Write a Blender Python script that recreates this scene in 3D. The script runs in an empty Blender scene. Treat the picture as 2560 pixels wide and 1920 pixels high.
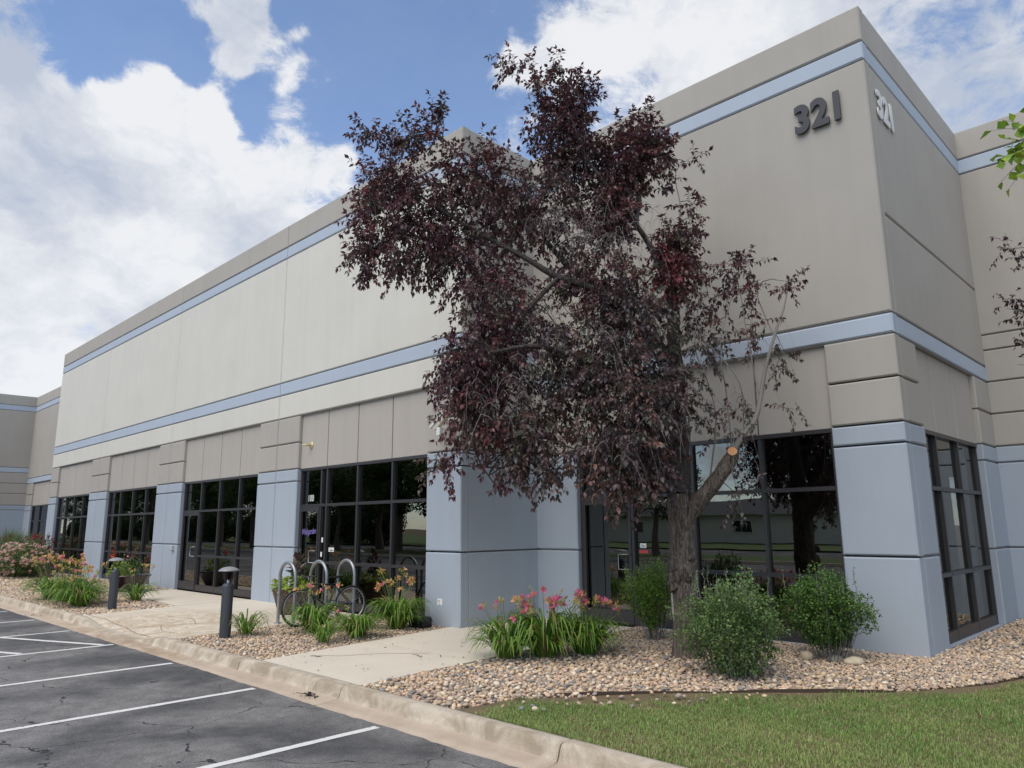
import bpy, math, random
import numpy as np
from mathutils import Vector, Matrix
random.seed(7)
RNG = np.random.default_rng(11)
rad = math.radians
scn = bpy.context.scene
COL = scn.collection

# ------------------------------------------------------------------ camera
YAW, PITCH, ROLL = rad(-44.4987), rad(11.0262), rad(-0.4703)
CAMZ = 1.65
_F = Vector((math.sin(YAW)*math.cos(PITCH), math.cos(YAW)*math.cos(PITCH), math.sin(PITCH)))
_R = Vector((math.cos(YAW), -math.sin(YAW), 0))
_U = _R.cross(_F)
_R2 = _R*math.cos(ROLL)+_U*math.sin(ROLL)
_U2 = -_R*math.sin(ROLL)+_U*math.cos(ROLL)
cd = bpy.data.cameras.new('camera'); cam = bpy.data.objects.new('camera', cd); COL.objects.link(cam)
cd.sensor_width = 36; cd.lens = 1827.345/2560*36; cd.clip_start = 0.05; cd.clip_end = 2000
M = Matrix(((_R2.x, _U2.x, -_F.x, 0), (_R2.y, _U2.y, -_F.y, 0), (_R2.z, _U2.z, -_F.z, CAMZ), (0, 0, 0, 1)))
cam.matrix_world = M
scn.camera = cam

# ------------------------------------------------------------------ sun, sky, exposure
SUN_EL, SUN_AZ = rad(54), rad(172)      # azimuth from +Y towards +X
EXPOSURE = 0.58
scn.view_settings.view_transform = 'Standard'
scn.view_settings.look = 'None'
scn.view_settings.exposure = EXPOSURE
scn.view_settings.gamma = 1
scn.view_settings.use_curve_mapping = False
sd = bpy.data.lights.new('sun', 'SUN'); so = bpy.data.objects.new('sun', sd); COL.objects.link(so)
sd.energy = 1.5; sd.angle = rad(50); sd.color = (1.0, 0.90, 0.77)
sdir = Vector((math.sin(SUN_AZ)*math.cos(SUN_EL), math.cos(SUN_AZ)*math.cos(SUN_EL), math.sin(SUN_EL)))
so.rotation_euler = sdir.to_track_quat('Z', 'Y').to_euler()
so.location = (0, 0, 30)

w = bpy.data.worlds.new('World'); scn.world = w; w.use_nodes = True
nt = w.node_tree; nt.nodes.clear()
def N(t, **k):
    n = nt.nodes.new(t)
    for a, b in k.items(): setattr(n, a, b)
    return n
def L(a, b): nt.links.new(a, b)
def mth(op, a, b=None, c=None, clamp=False):
    n = N('ShaderNodeMath', operation=op); n.use_clamp = clamp
    for i, v in enumerate((a, b, c)):
        if v is None: continue
        if isinstance(v, (int, float)): n.inputs[i].default_value = v
        else: L(v, n.inputs[i])
    return n.outputs[0]
out = N('ShaderNodeOutputWorld')
sky = N('ShaderNodeTexSky', sky_type='NISHITA', sun_disc=False)
sky.sun_elevation = SUN_EL; sky.sun_rotation = SUN_AZ; sky.altitude = 1600; sky.air_density = 1.0; sky.dust_density = 0.8; sky.ozone_density = 2.5
bgs = N('ShaderNodeBackground'); bgs.inputs[1].default_value = 0.15
L(sky.outputs[0], bgs.inputs[0])
tc = N('ShaderNodeTexCoord')
nrm = N('ShaderNodeVectorMath', operation='NORMALIZE'); L(tc.outputs['Generated'], nrm.inputs[0])
dirv = nrm.outputs[0]
# warp the direction so that cloud edges billow
wn = N('ShaderNodeTexNoise'); wn.inputs['Scale'].default_value = 7; wn.inputs['Detail'].default_value = 5
L(dirv, wn.inputs['Vector'])
ws = N('ShaderNodeVectorMath', operation='SUBTRACT'); L(wn.outputs['Color'], ws.inputs[0]); ws.inputs[1].default_value = (.5, .5, .5)
wsc = N('ShaderNodeVectorMath', operation='SCALE'); L(ws.outputs[0], wsc.inputs[0]); wsc.inputs['Scale'].default_value = 0.16
wd = N('ShaderNodeVectorMath', operation='ADD'); L(dirv, wd.inputs[0]); L(wsc.outputs[0], wd.inputs[1])
wdir = wd.outputs[0]
n1 = N('ShaderNodeTexNoise'); n1.inputs['Scale'].default_value = 4.2; n1.inputs['Detail'].default_value = 14; n1.inputs['Roughness'].default_value = .62
mp = N('ShaderNodeMapping'); mp.inputs['Rotation'].default_value = (0.3, 0.9, 0.5); mp.inputs['Scale'].default_value = (1, 1.0, 1.55); L(dirv, mp.inputs['Vector'])
L(mp.outputs[0], n1.inputs['Vector'])
cov = mth('MULTIPLY', mth('SUBTRACT', n1.outputs[0], .5), 1.55)
n3 = N('ShaderNodeTexNoise'); n3.inputs['Scale'].default_value = 15; n3.inputs['Detail'].default_value = 12; n3.inputs['Roughness'].default_value = .68; n3.inputs['Distortion'].default_value = .35; L(mp.outputs[0], n3.inputs['Vector'])
cov = mth('ADD', mth('ADD', cov, mth('MULTIPLY', mth('SUBTRACT', n3.outputs[0], .5), 1.75)), 0.20)
# where the cloud banks and the blue gap of this afternoon lie (direction, angular size, amount)
CLOUDS = [((-0.913, 0.167, 0.371), 0.142, 0.60), ((-0.858, 0.289, 0.424), 0.088, 0.55), ((-0.829, 0.323, 0.457), 0.044, 0.40), ((-0.833, 0.379, 0.404), 0.088, 0.50), ((-0.887, 0.143, 0.438), 0.060, 0.30), ((-0.912, 0.263, 0.316), 0.142, 0.45), ((-0.931, 0.185, 0.315), 0.109, 0.40), ((-0.829, 0.236, 0.507), 0.036, 0.75), ((-0.823, 0.28, 0.494), 0.038, 0.60), ((-0.803, 0.32, 0.503), 0.027, 0.65), ((-0.815, 0.335, 0.472), 0.033, 0.40), ((-0.802, 0.404, 0.44), 0.027, 0.40), ((-0.784, 0.45, 0.427), 0.027, 0.40), ((-0.761, 0.304, 0.573), 0.030, 0.95), ((-0.765, 0.326, 0.556), 0.019, 0.60), ((-0.767, 0.269, 0.583), 0.022, 0.50), ((-0.738, 0.362, 0.57), 0.019, 0.75), ((-0.739, 0.396, 0.545), 0.025, 0.90), ((-0.733, 0.431, 0.526), 0.023, 0.85), ((-0.725, 0.468, 0.505), 0.015, 0.60), ((-0.771, 0.377, 0.513), 0.007, 0.50), ((-0.782, 0.413, 0.468), 0.019, 0.50), ((-0.751, 0.45, 0.484), 0.014, 0.50), ((-0.755, 0.478, 0.449), 0.022, 0.50), ((-0.794, 0.278, 0.541), 0.038, -0.75), ((-0.789, 0.252, 0.561), 0.038, -0.60), ((-0.809, 0.21, 0.549), 0.049, -0.80), ((-0.827, 0.168, 0.536), 0.033, -0.50), ((-0.77, 0.355, 0.53), 0.025, -0.60), ((-0.792, 0.364, 0.49), 0.033, -0.60), ((-0.681, 0.435, 0.589), 0.104, -0.85), ((-0.67, 0.519, 0.531), 0.109, -0.85), ((-0.711, 0.507, 0.488), 0.066, -0.55), ((-0.732, 0.337, 0.592), 0.022, -0.60), ((-0.76, 0.421, 0.495), 0.022, -0.35), ((-0.843, 0.192, 0.503), 0.027, -0.40), ((-0.565, 0.587, 0.58), 0.027, 0.80), ((-0.583, 0.591, 0.557), 0.022, 0.70), ((-0.547, 0.618, 0.564), 0.025, 0.60), ((-0.516, 0.629, 0.582), 0.025, 0.60), ((-0.502, 0.658, 0.561), 0.022, 0.50), ((-0.476, 0.642, 0.601), 0.044, 0.25), ((-0.381, 0.714, 0.588), 0.126, 0.50), ((-0.316, 0.78, 0.54), 0.109, 0.30), ((-0.173, 0.858, 0.483), 0.142, 0.35), ((-0.482, 0.696, 0.531), 0.038, -0.30), ((-0.543, 0.571, 0.616), 0.060, -0.60), ((-0.947, 0.235, 0.219), 0.044, -0.50), ((-0.955, 0.182, 0.234), 0.027, -0.25), ((-0.964, 0.194, 0.182), 0.044, 0.60)]
GREYS = [((-0.918, 0.199, 0.344), 0.099, 0.08), ((-0.155, 0.865, 0.478), 0.153, -0.22), ((-0.123, 0.93, 0.347), 0.109, -0.20), ((-0.543, 0.571, 0.616), 0.066, -0.10), ((-0.917, 0.153, 0.368), 0.049, -0.16), ((-0.853, 0.122, 0.507), 0.109, -0.20), ((-0.931, 0.252, 0.263), 0.060, -0.08), ((-0.89, 0.214, 0.403), 0.033, -0.10), ((-0.842, 0.352, 0.409), 0.120, 0.12), ((-0.847, 0.227, 0.481), 0.066, 0.12), ((-0.496, 0.666, 0.557), 0.109, 0.12), ((-0.362, 0.726, 0.584), 0.088, 0.10)]

for (d, s, a) in CLOUDS:
    dn = N('ShaderNodeVectorMath', operation='DISTANCE'); L(wdir, dn.inputs[0]); dn.inputs[1].default_value = d
    g = mth('MULTIPLY', dn.outputs['Value'], 1.0/s)
    g = mth('MULTIPLY', g, g)
    g = mth('POWER', 2.71828, mth('MULTIPLY', g, -1.0))
    cov = mth('ADD', cov, mth('MULTIPLY', g, a))
mr = N('ShaderNodeMapRange', interpolation_type='SMOOTHERSTEP'); L(cov, mr.inputs[0]); mr.inputs[1].default_value = -0.12; mr.inputs[2].default_value = 0.55
dens = mr.outputs[0]
n2 = N('ShaderNodeTexNoise'); n2.inputs['Scale'].default_value = 5.0; n2.inputs['Detail'].default_value = 8; n2.inputs['Roughness'].default_value = .55
mp2 = N('ShaderNodeMapping'); mp2.inputs['Location'].default_value = (3.1, 1.7, 8.2); mp2.inputs['Scale'].default_value = (1, 1, 1.8); L(wdir, mp2.inputs['Vector']); L(mp2.outputs[0], n2.inputs['Vector'])
cr = N('ShaderNodeValToRGB'); cr.color_ramp.elements[0].position = .28; cr.color_ramp.elements[0].color = (.54, .60, .71, 1)
cr.color_ramp.elements[1].position = .60; cr.color_ramp.elements[1].color = (.93, .94, .96, 1)
shade = mth('ADD', n2.outputs[0], mth('MULTIPLY', mth('SUBTRACT', n3.outputs[0], .5), .40))
for (d, s, a) in GREYS:
    dn = N('ShaderNodeVectorMath', operation='DISTANCE'); L(dirv, dn.inputs[0]); dn.inputs[1].default_value = d
    g = mth('MULTIPLY', dn.outputs['Value'], 1.0/s); g = mth('MULTIPLY', g, g); g = mth('POWER', 2.71828, mth('MULTIPLY', g, -1.0))
    shade = mth('ADD', shade, mth('MULTIPLY', g, a))
L(shade, cr.inputs[0])
bgc = N('ShaderNodeBackground'); bgc.inputs[1].default_value = 0.635
L(cr.outputs[0], bgc.inputs[0])
# thin veil everywhere + clouds
veil = mth('ADD', mth('MULTIPLY', dens, .90), .06, clamp=True)
mx = N('ShaderNodeMixShader'); L(veil, mx.inputs[0]); L(bgs.outputs[0], mx.inputs[1]); L(bgc.outputs[0], mx.inputs[2])
L(mx.outputs[0], out.inputs[0])
w.cycles.sampling_method = 'MANUAL'; w.cycles.sample_map_resolution = 1024
try:
    scn.cycles.max_bounces = 8; scn.cycles.transparent_max_bounces = 12
    scn.cycles.caustics_reflective = False; scn.cycles.caustics_refractive = False
except Exception: pass

# ------------------------------------------------------------------ helpers
LOC = {}
def tag(o, label=None, cat=None, group=None, kind=None):
    if label: o['label'] = label
    if cat: o['category'] = cat
    if group: o['group'] = group
    if kind: o['kind'] = kind
    return o
def thing(name, loc, label, cat, group=None, world=True, rz=0, kind=None):
    o = bpy.data.objects.new(name, None); COL.objects.link(o)
    o.location = loc; o.rotation_euler = (0, 0, rz); o.empty_display_size = .2
    LOC[o.name] = np.array(loc, float) if world else np.zeros(3)
    return tag(o, label, cat, group, kind)
def mobj(name, verts, faces, m, parent=None, smooth=False, cols=None, mats=None, midx=None):
    me = bpy.data.meshes.new(name)
    V = np.asarray(verts, np.float32).reshape(-1, 3)
    if parent is not None:
        off = LOC[parent.name]
        V = V-off.astype(np.float32)
    if isinstance(faces, np.ndarray):
        nf, k = faces.shape
        me.vertices.add(len(V)); me.vertices.foreach_set('co', V.ravel())
        me.loops.add(nf*k); me.loops.foreach_set('vertex_index', faces.astype(np.int32).ravel())
        me.polygons.add(nf); me.polygons.foreach_set('loop_start', np.arange(0, nf*k, k, dtype=np.int32))
        me.polygons.foreach_set('loop_total', np.full(nf, k, np.int32))
        me.update(calc_edges=True)
    else:
        me.from_pydata(V.tolist(), [], [tuple(int(i) for i in f) for f in faces]); me.update()
    if mats:
        for q in mats: me.materials.append(q)
        me.polygons.foreach_set('material_index', np.asarray(midx, np.int32))
    else:
        me.materials.append(m)
    if smooth: me.polygons.foreach_set('use_smooth', np.ones(len(me.polygons), bool))
    if cols is not None:
        at = me.color_attributes.new('Col', 'FLOAT_COLOR', 'POINT')
        c = np.ones((len(V), 4), np.float32); c[:, :3] = cols
        at.data.foreach_set('color', c.ravel())
    o = bpy.data.objects.new(name, me); COL.objects.link(o)
    if parent is not None:
        o.parent = parent; LOC[o.name] = LOC[parent.name]
    return o
def child_copy(src, parent, loc=None):
    c = src.copy(); COL.objects.link(c); c.parent = parent
    if loc is not None: c.location = loc
    return c
def copy_tree(o, parent=None):
    c = o.copy(); COL.objects.link(c); c.parent = parent
    for ch in list(o.children): copy_tree(ch, c)
    return c

class MB:
    def __init__(s): s.v = []; s.f = []; s.m = []
    def add(s, v, f, mi=0):
        n = len(s.v); s.v += [tuple(p) for p in v]; s.f += [tuple(i+n for i in q) for q in f]; s.m += [mi]*len(f)
    def box(s, x0, x1, y0, y1, z0, z1, mi=0, b=0):
        if b <= 0:
            v = [(x0, y0, z0), (x1, y0, z0), (x1, y1, z0), (x0, y1, z0), (x0, y0, z1), (x1, y0, z1), (x1, y1, z1), (x0, y1, z1)]
            s.add(v, [(3, 2, 1, 0), (4, 5, 6, 7), (0, 1, 5, 4), (1, 2, 6, 5), (2, 3, 7, 6), (3, 0, 4, 7)], mi)
        else:
            bm = bmesh_box(x0, x1, y0, y1, z0, z1, b)
            s.add(bm[0], bm[1], mi)
    def tube(s, pts, r, n=8, cap=True, mi=0):
        pts = [Vector(p) for p in pts]
        if isinstance(r, (int, float)): r = [r]*len(pts)
        base = len(s.v); up = None; vs = []; fs = []
        for i, p in enumerate(pts):
            t = (pts[min(i+1, len(pts)-1)]-pts[max(i-1, 0)]); t = t.normalized() if t.length > 1e-9 else Vector((0, 0, 1))
            if up is None:
                up = Vector((0, 0, 1)) if abs(t.z) < .9 else Vector((1, 0, 0))
            a = t.cross(up).normalized(); bb = a.cross(t).normalized(); up = bb
            for k in range(n):
                an = 2*math.pi*k/n
                vs.append(p+(a*math.cos(an)+bb*math.sin(an))*r[i])
        for i in range(len(pts)-1):
            for k in range(n):
                k2 = (k+1) % n
                fs.append((i*n+k, i*n+k2, (i+1)*n+k2, (i+1)*n+k))
        if cap:
            fs.append(tuple(range(n-1, -1, -1))); e = (len(pts)-1)*n; fs.append(tuple(e+k for k in range(n)))
        s.add(vs, fs, mi)
    def lathe(s, prof, n=24, c=(0, 0, 0), mi=0):
        vs = []; fs = []
        for (r, z) in prof:
            for k in range(n):
                a = 2*math.pi*k/n; vs.append((c[0]+r*math.cos(a), c[1]+r*math.sin(a), c[2]+z))
        for i in range(len(prof)-1):
            for k in range(n):
                k2 = (k+1) % n; fs.append((i*n+k, i*n+k2, (i+1)*n+k2, (i+1)*n+k))
        s.add(vs, fs, mi)
    def torus(s, c, R_, r, axis='x', n=32, k=8, mi=0, a0=0, a1=2*math.pi):
        vs = []; fs = []
        for i in range(n):
            a = 2*math.pi*i/n
            for j in range(k):
                b = 2*math.pi*j/k; q = R_+r*math.cos(b); h = r*math.sin(b)
                if axis == 'x': vs.append((c[0]+h, c[1]+q*math.cos(a), c[2]+q*math.sin(a)))
                elif axis == 'y': vs.append((c[0]+q*math.cos(a), c[1]+h, c[2]+q*math.sin(a)))
                else: vs.append((c[0]+q*math.cos(a), c[1]+q*math.sin(a), c[2]+h))
        for i in range(n):
            for j in range(k):
                i2 = (i+1) % n; j2 = (j+1) % k
                fs.append((i*k+j, i2*k+j, i2*k+j2, i*k+j2))
        s.add(vs, fs, mi)
    def build(s, name, m, parent=None, smooth=False):
        if isinstance(m, (list, tuple)):
            return mobj(name, s.v, s.f, None, parent, smooth, mats=m, midx=s.m)
        return mobj(name, s.v, s.f, m, parent, smooth)
import bmesh
def bmesh_box(x0, x1, y0, y1, z0, z1, b):
    bm = bmesh.new()
    bmesh.ops.create_cube(bm, size=1, matrix=Matrix.Translation(((x0+x1)/2, (y0+y1)/2, (z0+z1)/2)) @ Matrix.Diagonal((x1-x0, y1-y0, z1-z0, 1)))
    bmesh.ops.bevel(bm, geom=bm.edges[:], offset=b, segments=2, affect='EDGES', profile=.5)
    v = [tuple(p.co) for p in bm.verts]; f = [tuple(q.index for q in p.verts) for p in bm.faces]
    bm.free(); return v, f

# ------------------------------------------------------------------ materials
def newmat(name):
    m = bpy.data.materials.new(name); m.use_nodes = True
    t = m.node_tree; return m, t, t.nodes['Principled BSDF']
def nn(t, kind, **k):
    n = t.nodes.new(kind)
    for a, b in k.items(): setattr(n, a, b)
    return n
def plain(name, col, rough=.6, metal=0, spec=.5, coat=0):
    m, t, p = newmat(name)
    p.inputs['Base Color'].default_value = (*col, 1); p.inputs['Roughness'].default_value = rough
    p.inputs['Metallic'].default_value = metal; p.inputs['Specular IOR Level'].default_value = spec
    if coat: p.inputs['Coat Weight'].default_value = coat
    return m
def paint(name, col, var=.06, rough=.85, bump=.25, streak=.08, scale=1.0, grain=0):
    """painted or cast concrete: soft mottling, rain streaks down the wall, stucco grain"""
    m, t, p = newmat(name)
    geo = nn(t, 'ShaderNodeNewGeometry')
    pos = geo.outputs['Position']
    a = nn(t, 'ShaderNodeTexNoise'); a.inputs['Scale'].default_value = .9*scale; a.inputs['Detail'].default_value = 6; a.inputs['Roughness'].default_value = .6
    t.links.new(pos, a.inputs['Vector'])
    mpn = nn(t, 'ShaderNodeMapping'); mpn.inputs['Scale'].default_value = (3.2, 3.2, .16); t.links.new(pos, mpn.inputs['Vector'])
    b = nn(t, 'ShaderNodeTexNoise'); b.inputs['Scale'].default_value = 1.6; b.inputs['Detail'].default_value = 5; b.inputs['Roughness'].default_value = .65
    t.links.new(mpn.outputs[0], b.inputs['Vector'])
    c = nn(t, 'ShaderNodeTexNoise'); c.inputs['Scale'].default_value = 60*scale; c.inputs['Detail'].default_value = 4
    t.links.new(pos, c.inputs['Vector'])
    def ms(o, k, off=.5):
        s1 = nn(t, 'ShaderNodeMath', operation='SUBTRACT'); t.links.new(o, s1.inputs[0]); s1.inputs[1].default_value = off
        s2 = nn(t, 'ShaderNodeMath', operation='MULTIPLY'); t.links.new(s1.outputs[0], s2.inputs[0]); s2.inputs[1].default_value = k
        return s2.outputs[0]
    s = nn(t, 'ShaderNodeMath', operation='ADD'); t.links.new(ms(a.outputs[0], var*3), s.inputs[0]); t.links.new(ms(b.outputs[0], streak*3), s.inputs[1])
    s2 = nn(t, 'ShaderNodeMath', operation='ADD'); t.links.new(s.outputs[0], s2.inputs[0]); t.links.new(ms(c.outputs[0], grain), s2.inputs[1])
    s3 = nn(t, 'ShaderNodeMath', operation='ADD'); t.links.new(s2.outputs[0], s3.inputs[0]); s3.inputs[1].default_value = 1
    mul = nn(t, 'ShaderNodeVectorMath', operation='SCALE'); mul.inputs[0].default_value = col; t.links.new(s3.outputs[0], mul.inputs['Scale'])
    t.links.new(mul.outputs[0], p.inputs['Base Color'])
    p.inputs['Roughness'].default_value = rough; p.inputs['Specular IOR Level'].default_value = .25
    bp = nn(t, 'ShaderNodeBump'); bp.inputs['Strength'].default_value = bump; bp.inputs['Distance'].default_value = .004
    t.links.new(c.outputs[0], bp.inputs['Height']); t.links.new(bp.outputs[0], p.inputs['Normal'])
    return m
M_CREAM = paint('cream_paint', (.675, .655, .585), .05, streak=.035)
M_TAUPE = paint('taupe_paint', (.44, .413, .37), .06, streak=.04)
M_INFILL = paint('taupe_infill_paint', (.46, .425, .38), .04, streak=.05)
M_BLUE = paint('blue_grey_paint', (.395, .448, .508), .045, streak=.04)
M_BAND = paint('blue_band_paint', (.455, .52, .605), .03, streak=.03)
M_JOINT = paint('joint_sealant', (.27, .26, .25), .05)
M_CONC = paint('sidewalk_concrete', (.71, .64, .52), .07, streak=0, bump=.5, scale=2.0, grain=.25)
M_SOIL = paint('bed_soil', (.15, .11, .08), .2, streak=0, bump=1, scale=3, grain=.6)
M_DIRT = paint('lawn_soil', (.19, .145, .085), .25, streak=0, bump=1, scale=3, grain=.6)
M_FRAME = plain('bronze_anodised_frame', (.075, .072, .075), .38, .5)
M_STEEL = plain('galvanised_steel', (.36, .38, .40), .42, .75)
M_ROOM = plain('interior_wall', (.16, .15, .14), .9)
M_BLACK = plain('black_plastic', (.018, .018, .02), .42)
M_RUBBER = plain('tyre_rubber', (.02, .02, .02), .75)
M_WHITE = plain('white_paint', (.8, .8, .78), .5)
M_IVORY = plain('ivory_plastic', (.72, .68, .55), .45)

def concrete_stained():
    m, t, p = newmat('ramp_concrete')
    return m
# stains on the ramp and kerb: rusty brown tide marks where water runs off
def add_stain(m, centre, size, amt, lines=True, col=(.50, .34, .16)):
    t = m.node_tree; p = t.nodes['Principled BSDF']
    src = p.inputs['Base Color'].links[0].from_socket
    geo = nn(t, 'ShaderNodeNewGeometry')
    sub = nn(t, 'ShaderNodeVectorMath', operation='SUBTRACT'); t.links.new(geo.outputs['Position'], sub.inputs[0]); sub.inputs[1].default_value = centre
    dv = nn(t, 'ShaderNodeVectorMath', operation='DIVIDE'); t.links.new(sub.outputs[0], dv.inputs[0]); dv.inputs[1].default_value = size
    ln = nn(t, 'ShaderNodeVectorMath', operation='LENGTH'); t.links.new(dv.outputs[0], ln.inputs[0])
    no = nn(t, 'ShaderNodeTexNoise'); no.inputs['Scale'].default_value = 2.2; no.inputs['Detail'].default_value = 8; no.inputs['Distortion'].default_value = 1.2; no.inputs['Roughness'].default_value = .6
    t.links.new(geo.outputs['Position'], no.inputs['Vector'])
    # tide-mark contours of the noise
    mu = nn(t, 'ShaderNodeMath', operation='PINGPONG'); t.links.new(no.outputs[0], mu.inputs[0]); mu.inputs[1].default_value = .06
    m1 = nn(t, 'ShaderNodeMapRange'); t.links.new(mu.outputs[0], m1.inputs[0]); m1.inputs[1].default_value = .012; m1.inputs[2].default_value = .0; m1.inputs[3].default_value = 0; m1.inputs[4].default_value = 1 if lines else 0
    m2 = nn(t, 'ShaderNodeMapRange'); t.links.new(no.outputs[0], m2.inputs[0]); m2.inputs[1].default_value = .40; m2.inputs[2].default_value = .60; m2.inputs[3].default_value = 0; m2.inputs[4].default_value = .45
    ad = nn(t, 'ShaderNodeMath', operation='MAXIMUM'); t.links.new(m1.outputs[0], ad.inputs[0]); t.links.new(m2.outputs[0], ad.inputs[1])
    m3 = nn(t, 'ShaderNodeMapRange', interpolation_type='SMOOTHSTEP'); t.links.new(ln.outputs['Value'], m3.inputs[0]); m3.inputs[1].default_value = 1; m3.inputs[2].default_value = .5; m3.inputs[3].default_value = 0; m3.inputs[4].default_value = amt
    fa = nn(t, 'ShaderNodeMath', operation='MULTIPLY'); t.links.new(ad.outputs[0], fa.inputs[0]); t.links.new(m3.outputs[0], fa.inputs[1])
    mix = nn(t, 'ShaderNodeMix', data_type='RGBA', blend_type='MULTIPLY'); t.links.new(fa.outputs[0], mix.inputs[0]); t.links.new(src, mix.inputs[6]); mix.inputs[7].default_value = (*col, 1)
    t.links.new(mix.outputs[2], p.inputs['Base Color'])
add_stain(M_CONC, (-13.9, 5.4, 0), (3.2, 2.2, 1), 1.0)
M_KERB = paint('kerb_concrete', (.60, .53, .42), .15, streak=0, bump=1.0, scale=2.4, grain=.8)
add_stain(M_KERB, (-8, 4.58, -.1), (22, .16, .4), 1.0, False, (.36, .27, .18))
add_stain(M_KERB, (-8, 4.7, 0), (40, 2, 2), .5, False, (.55, .50, .42))
M_GUTTER = paint('gutter_concrete', (.53, .44, .34), .14, streak=0, bump=.8, scale=2.0, grain=.6)
add_stain(M_GUTTER, (-8, 4.5, 0), (60, 3, 2), .5, False, (.55, .45, .34))
add_stain(M_GUTTER, (-13.5, 4.5, 0), (4, 1.0, 1), .7)

def asphalt():
    m, t, p = newmat('asphalt')
    geo = nn(t, 'ShaderNodeNewGeometry'); pos = geo.outputs['Position']
    big = nn(t, 'ShaderNodeTexNoise'); big.inputs['Scale'].default_value = .55; big.inputs['Detail'].default_value = 6; big.inputs['Distortion'].default_value = .8; t.links.new(pos, big.inputs['Vector'])
    mid = nn(t, 'ShaderNodeTexNoise'); mid.inputs['Scale'].default_value = 5; mid.inputs['Detail'].default_value = 8; mid.inputs['Roughness'].default_value = .7; t.links.new(pos, mid.inputs['Vector'])
    fine = nn(t, 'ShaderNodeTexVoronoi'); fine.inputs['Scale'].default_value = 120; t.links.new(pos, fine.inputs['Vector'])
    r1 = nn(t, 'ShaderNodeValToRGB'); t.links.new(big.outputs[0], r1.inputs[0])
    r1.color_ramp.elements[0].position = .40; r1.color_ramp.elements[0].color = (.080, .080, .080, 1)
    r1.color_ramp.elements[1].position = .58; r1.color_ramp.elements[1].color = (.180, .175, .168, 1)
    r2 = nn(t, 'ShaderNodeMapRange'); t.links.new(mid.outputs[0], r2.inputs[0]); r2.inputs[1].default_value = .3; r2.inputs[2].default_value = .7; r2.inputs[3].default_value = .72; r2.inputs[4].default_value = 1.3
    r3 = nn(t, 'ShaderNodeMapRange'); t.links.new(fine.outputs['Color'], r3.inputs[0]); r3.inputs[3].default_value = .6; r3.inputs[4].default_value = 1.6
    a = nn(t, 'ShaderNodeVectorMath', operation='SCALE'); t.links.new(r1.outputs[0], a.inputs[0]); t.links.new(r2.outputs[0], a.inputs['Scale'])
    b = nn(t, 'ShaderNodeVectorMath', operation='SCALE'); t.links.new(a.outputs[0], b.inputs[0]); t.links.new(r3.outputs[0], b.inputs['Scale'])
    # cracks
    wrp = nn(t, 'ShaderNodeTexNoise'); wrp.inputs['Scale'].default_value = 2.5; wrp.inputs['Detail'].default_value = 6; t.links.new(pos, wrp.inputs['Vector'])
    sb = nn(t, 'ShaderNodeVectorMath', operation='SCALE'); t.links.new(wrp.outputs['Color'], sb.inputs[0]); sb.inputs['Scale'].default_value = .55
    ad = nn(t, 'ShaderNodeVectorMath', operation='ADD'); t.links.new(pos, ad.inputs[0]); t.links.new(sb.outputs[0], ad.inputs[1])
    vo = nn(t, 'ShaderNodeTexVoronoi', feature='DISTANCE_TO_EDGE'); vo.inputs['Scale'].default_value = .55; t.links.new(ad.outputs[0], vo.inputs['Vector'])
    th = nn(t, 'ShaderNodeMapRange'); t.links.new(mid.outputs[0], th.inputs[0]); th.inputs[1].default_value = .42; th.inputs[2].default_value = .62; th.inputs[3].default_value = .0; th.inputs[4].default_value = .008
    ck = nn(t, 'ShaderNodeMath', operation='LESS_THAN'); t.links.new(vo.outputs['Distance'], ck.inputs[0]); t.links.new(th.outputs[0], ck.inputs[1])
    mix = nn(t, 'ShaderNodeMix', data_type='RGBA'); t.links.new(ck.outputs[0], mix.inputs[0]); t.links.new(b.outputs[0], mix.inputs[6]); mix.inputs[7].default_value = (.032, .032, .033, 1)
    t.links.new(mix.outputs[2], p.inputs['Base Color'])
    p.inputs['Roughness'].default_value = .78; p.inputs['Specular IOR Level'].default_value = .35
    bp = nn(t, 'ShaderNodeBump'); bp.inputs['Strength'].default_value = .7; bp.inputs['Distance'].default_value = .006
    f2 = nn(t, 'ShaderNodeTexNoise'); f2.inputs['Scale'].default_value = 90; f2.inputs['Detail'].default_value = 4; t.links.new(pos, f2.inputs['Vector'])
    t.links.new(f2.outputs[0], bp.inputs['Height']); t.links.new(bp.outputs[0], p.inputs['Normal'])
    return m
M_ASPH = asphalt()
def worn_line():
    m, t, p = newmat('worn_line_paint')
    geo = nn(t, 'ShaderNodeNewGeometry')
    no = nn(t, 'ShaderNodeTexNoise'); no.inputs['Scale'].default_value = 22; no.inputs['Detail'].default_value = 8; no.inputs['Roughness'].default_value = .7; t.links.new(geo.outputs['Position'], no.inputs['Vector'])
    r = nn(t, 'ShaderNodeValToRGB'); t.links.new(no.outputs[0], r.inputs[0])
    r.color_ramp.elements[0].position = .33; r.color_ramp.elements[0].color = (.16, .16, .16, 1)
    r.color_ramp.elements[1].position = .42; r.color_ramp.elements[1].color = (.78, .77, .73, 1)
    t.links.new(r.outputs[0], p.inputs['Base Color']); p.inputs['Roughness'].default_value = .7
    return m
M_LINE = worn_line()
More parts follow.
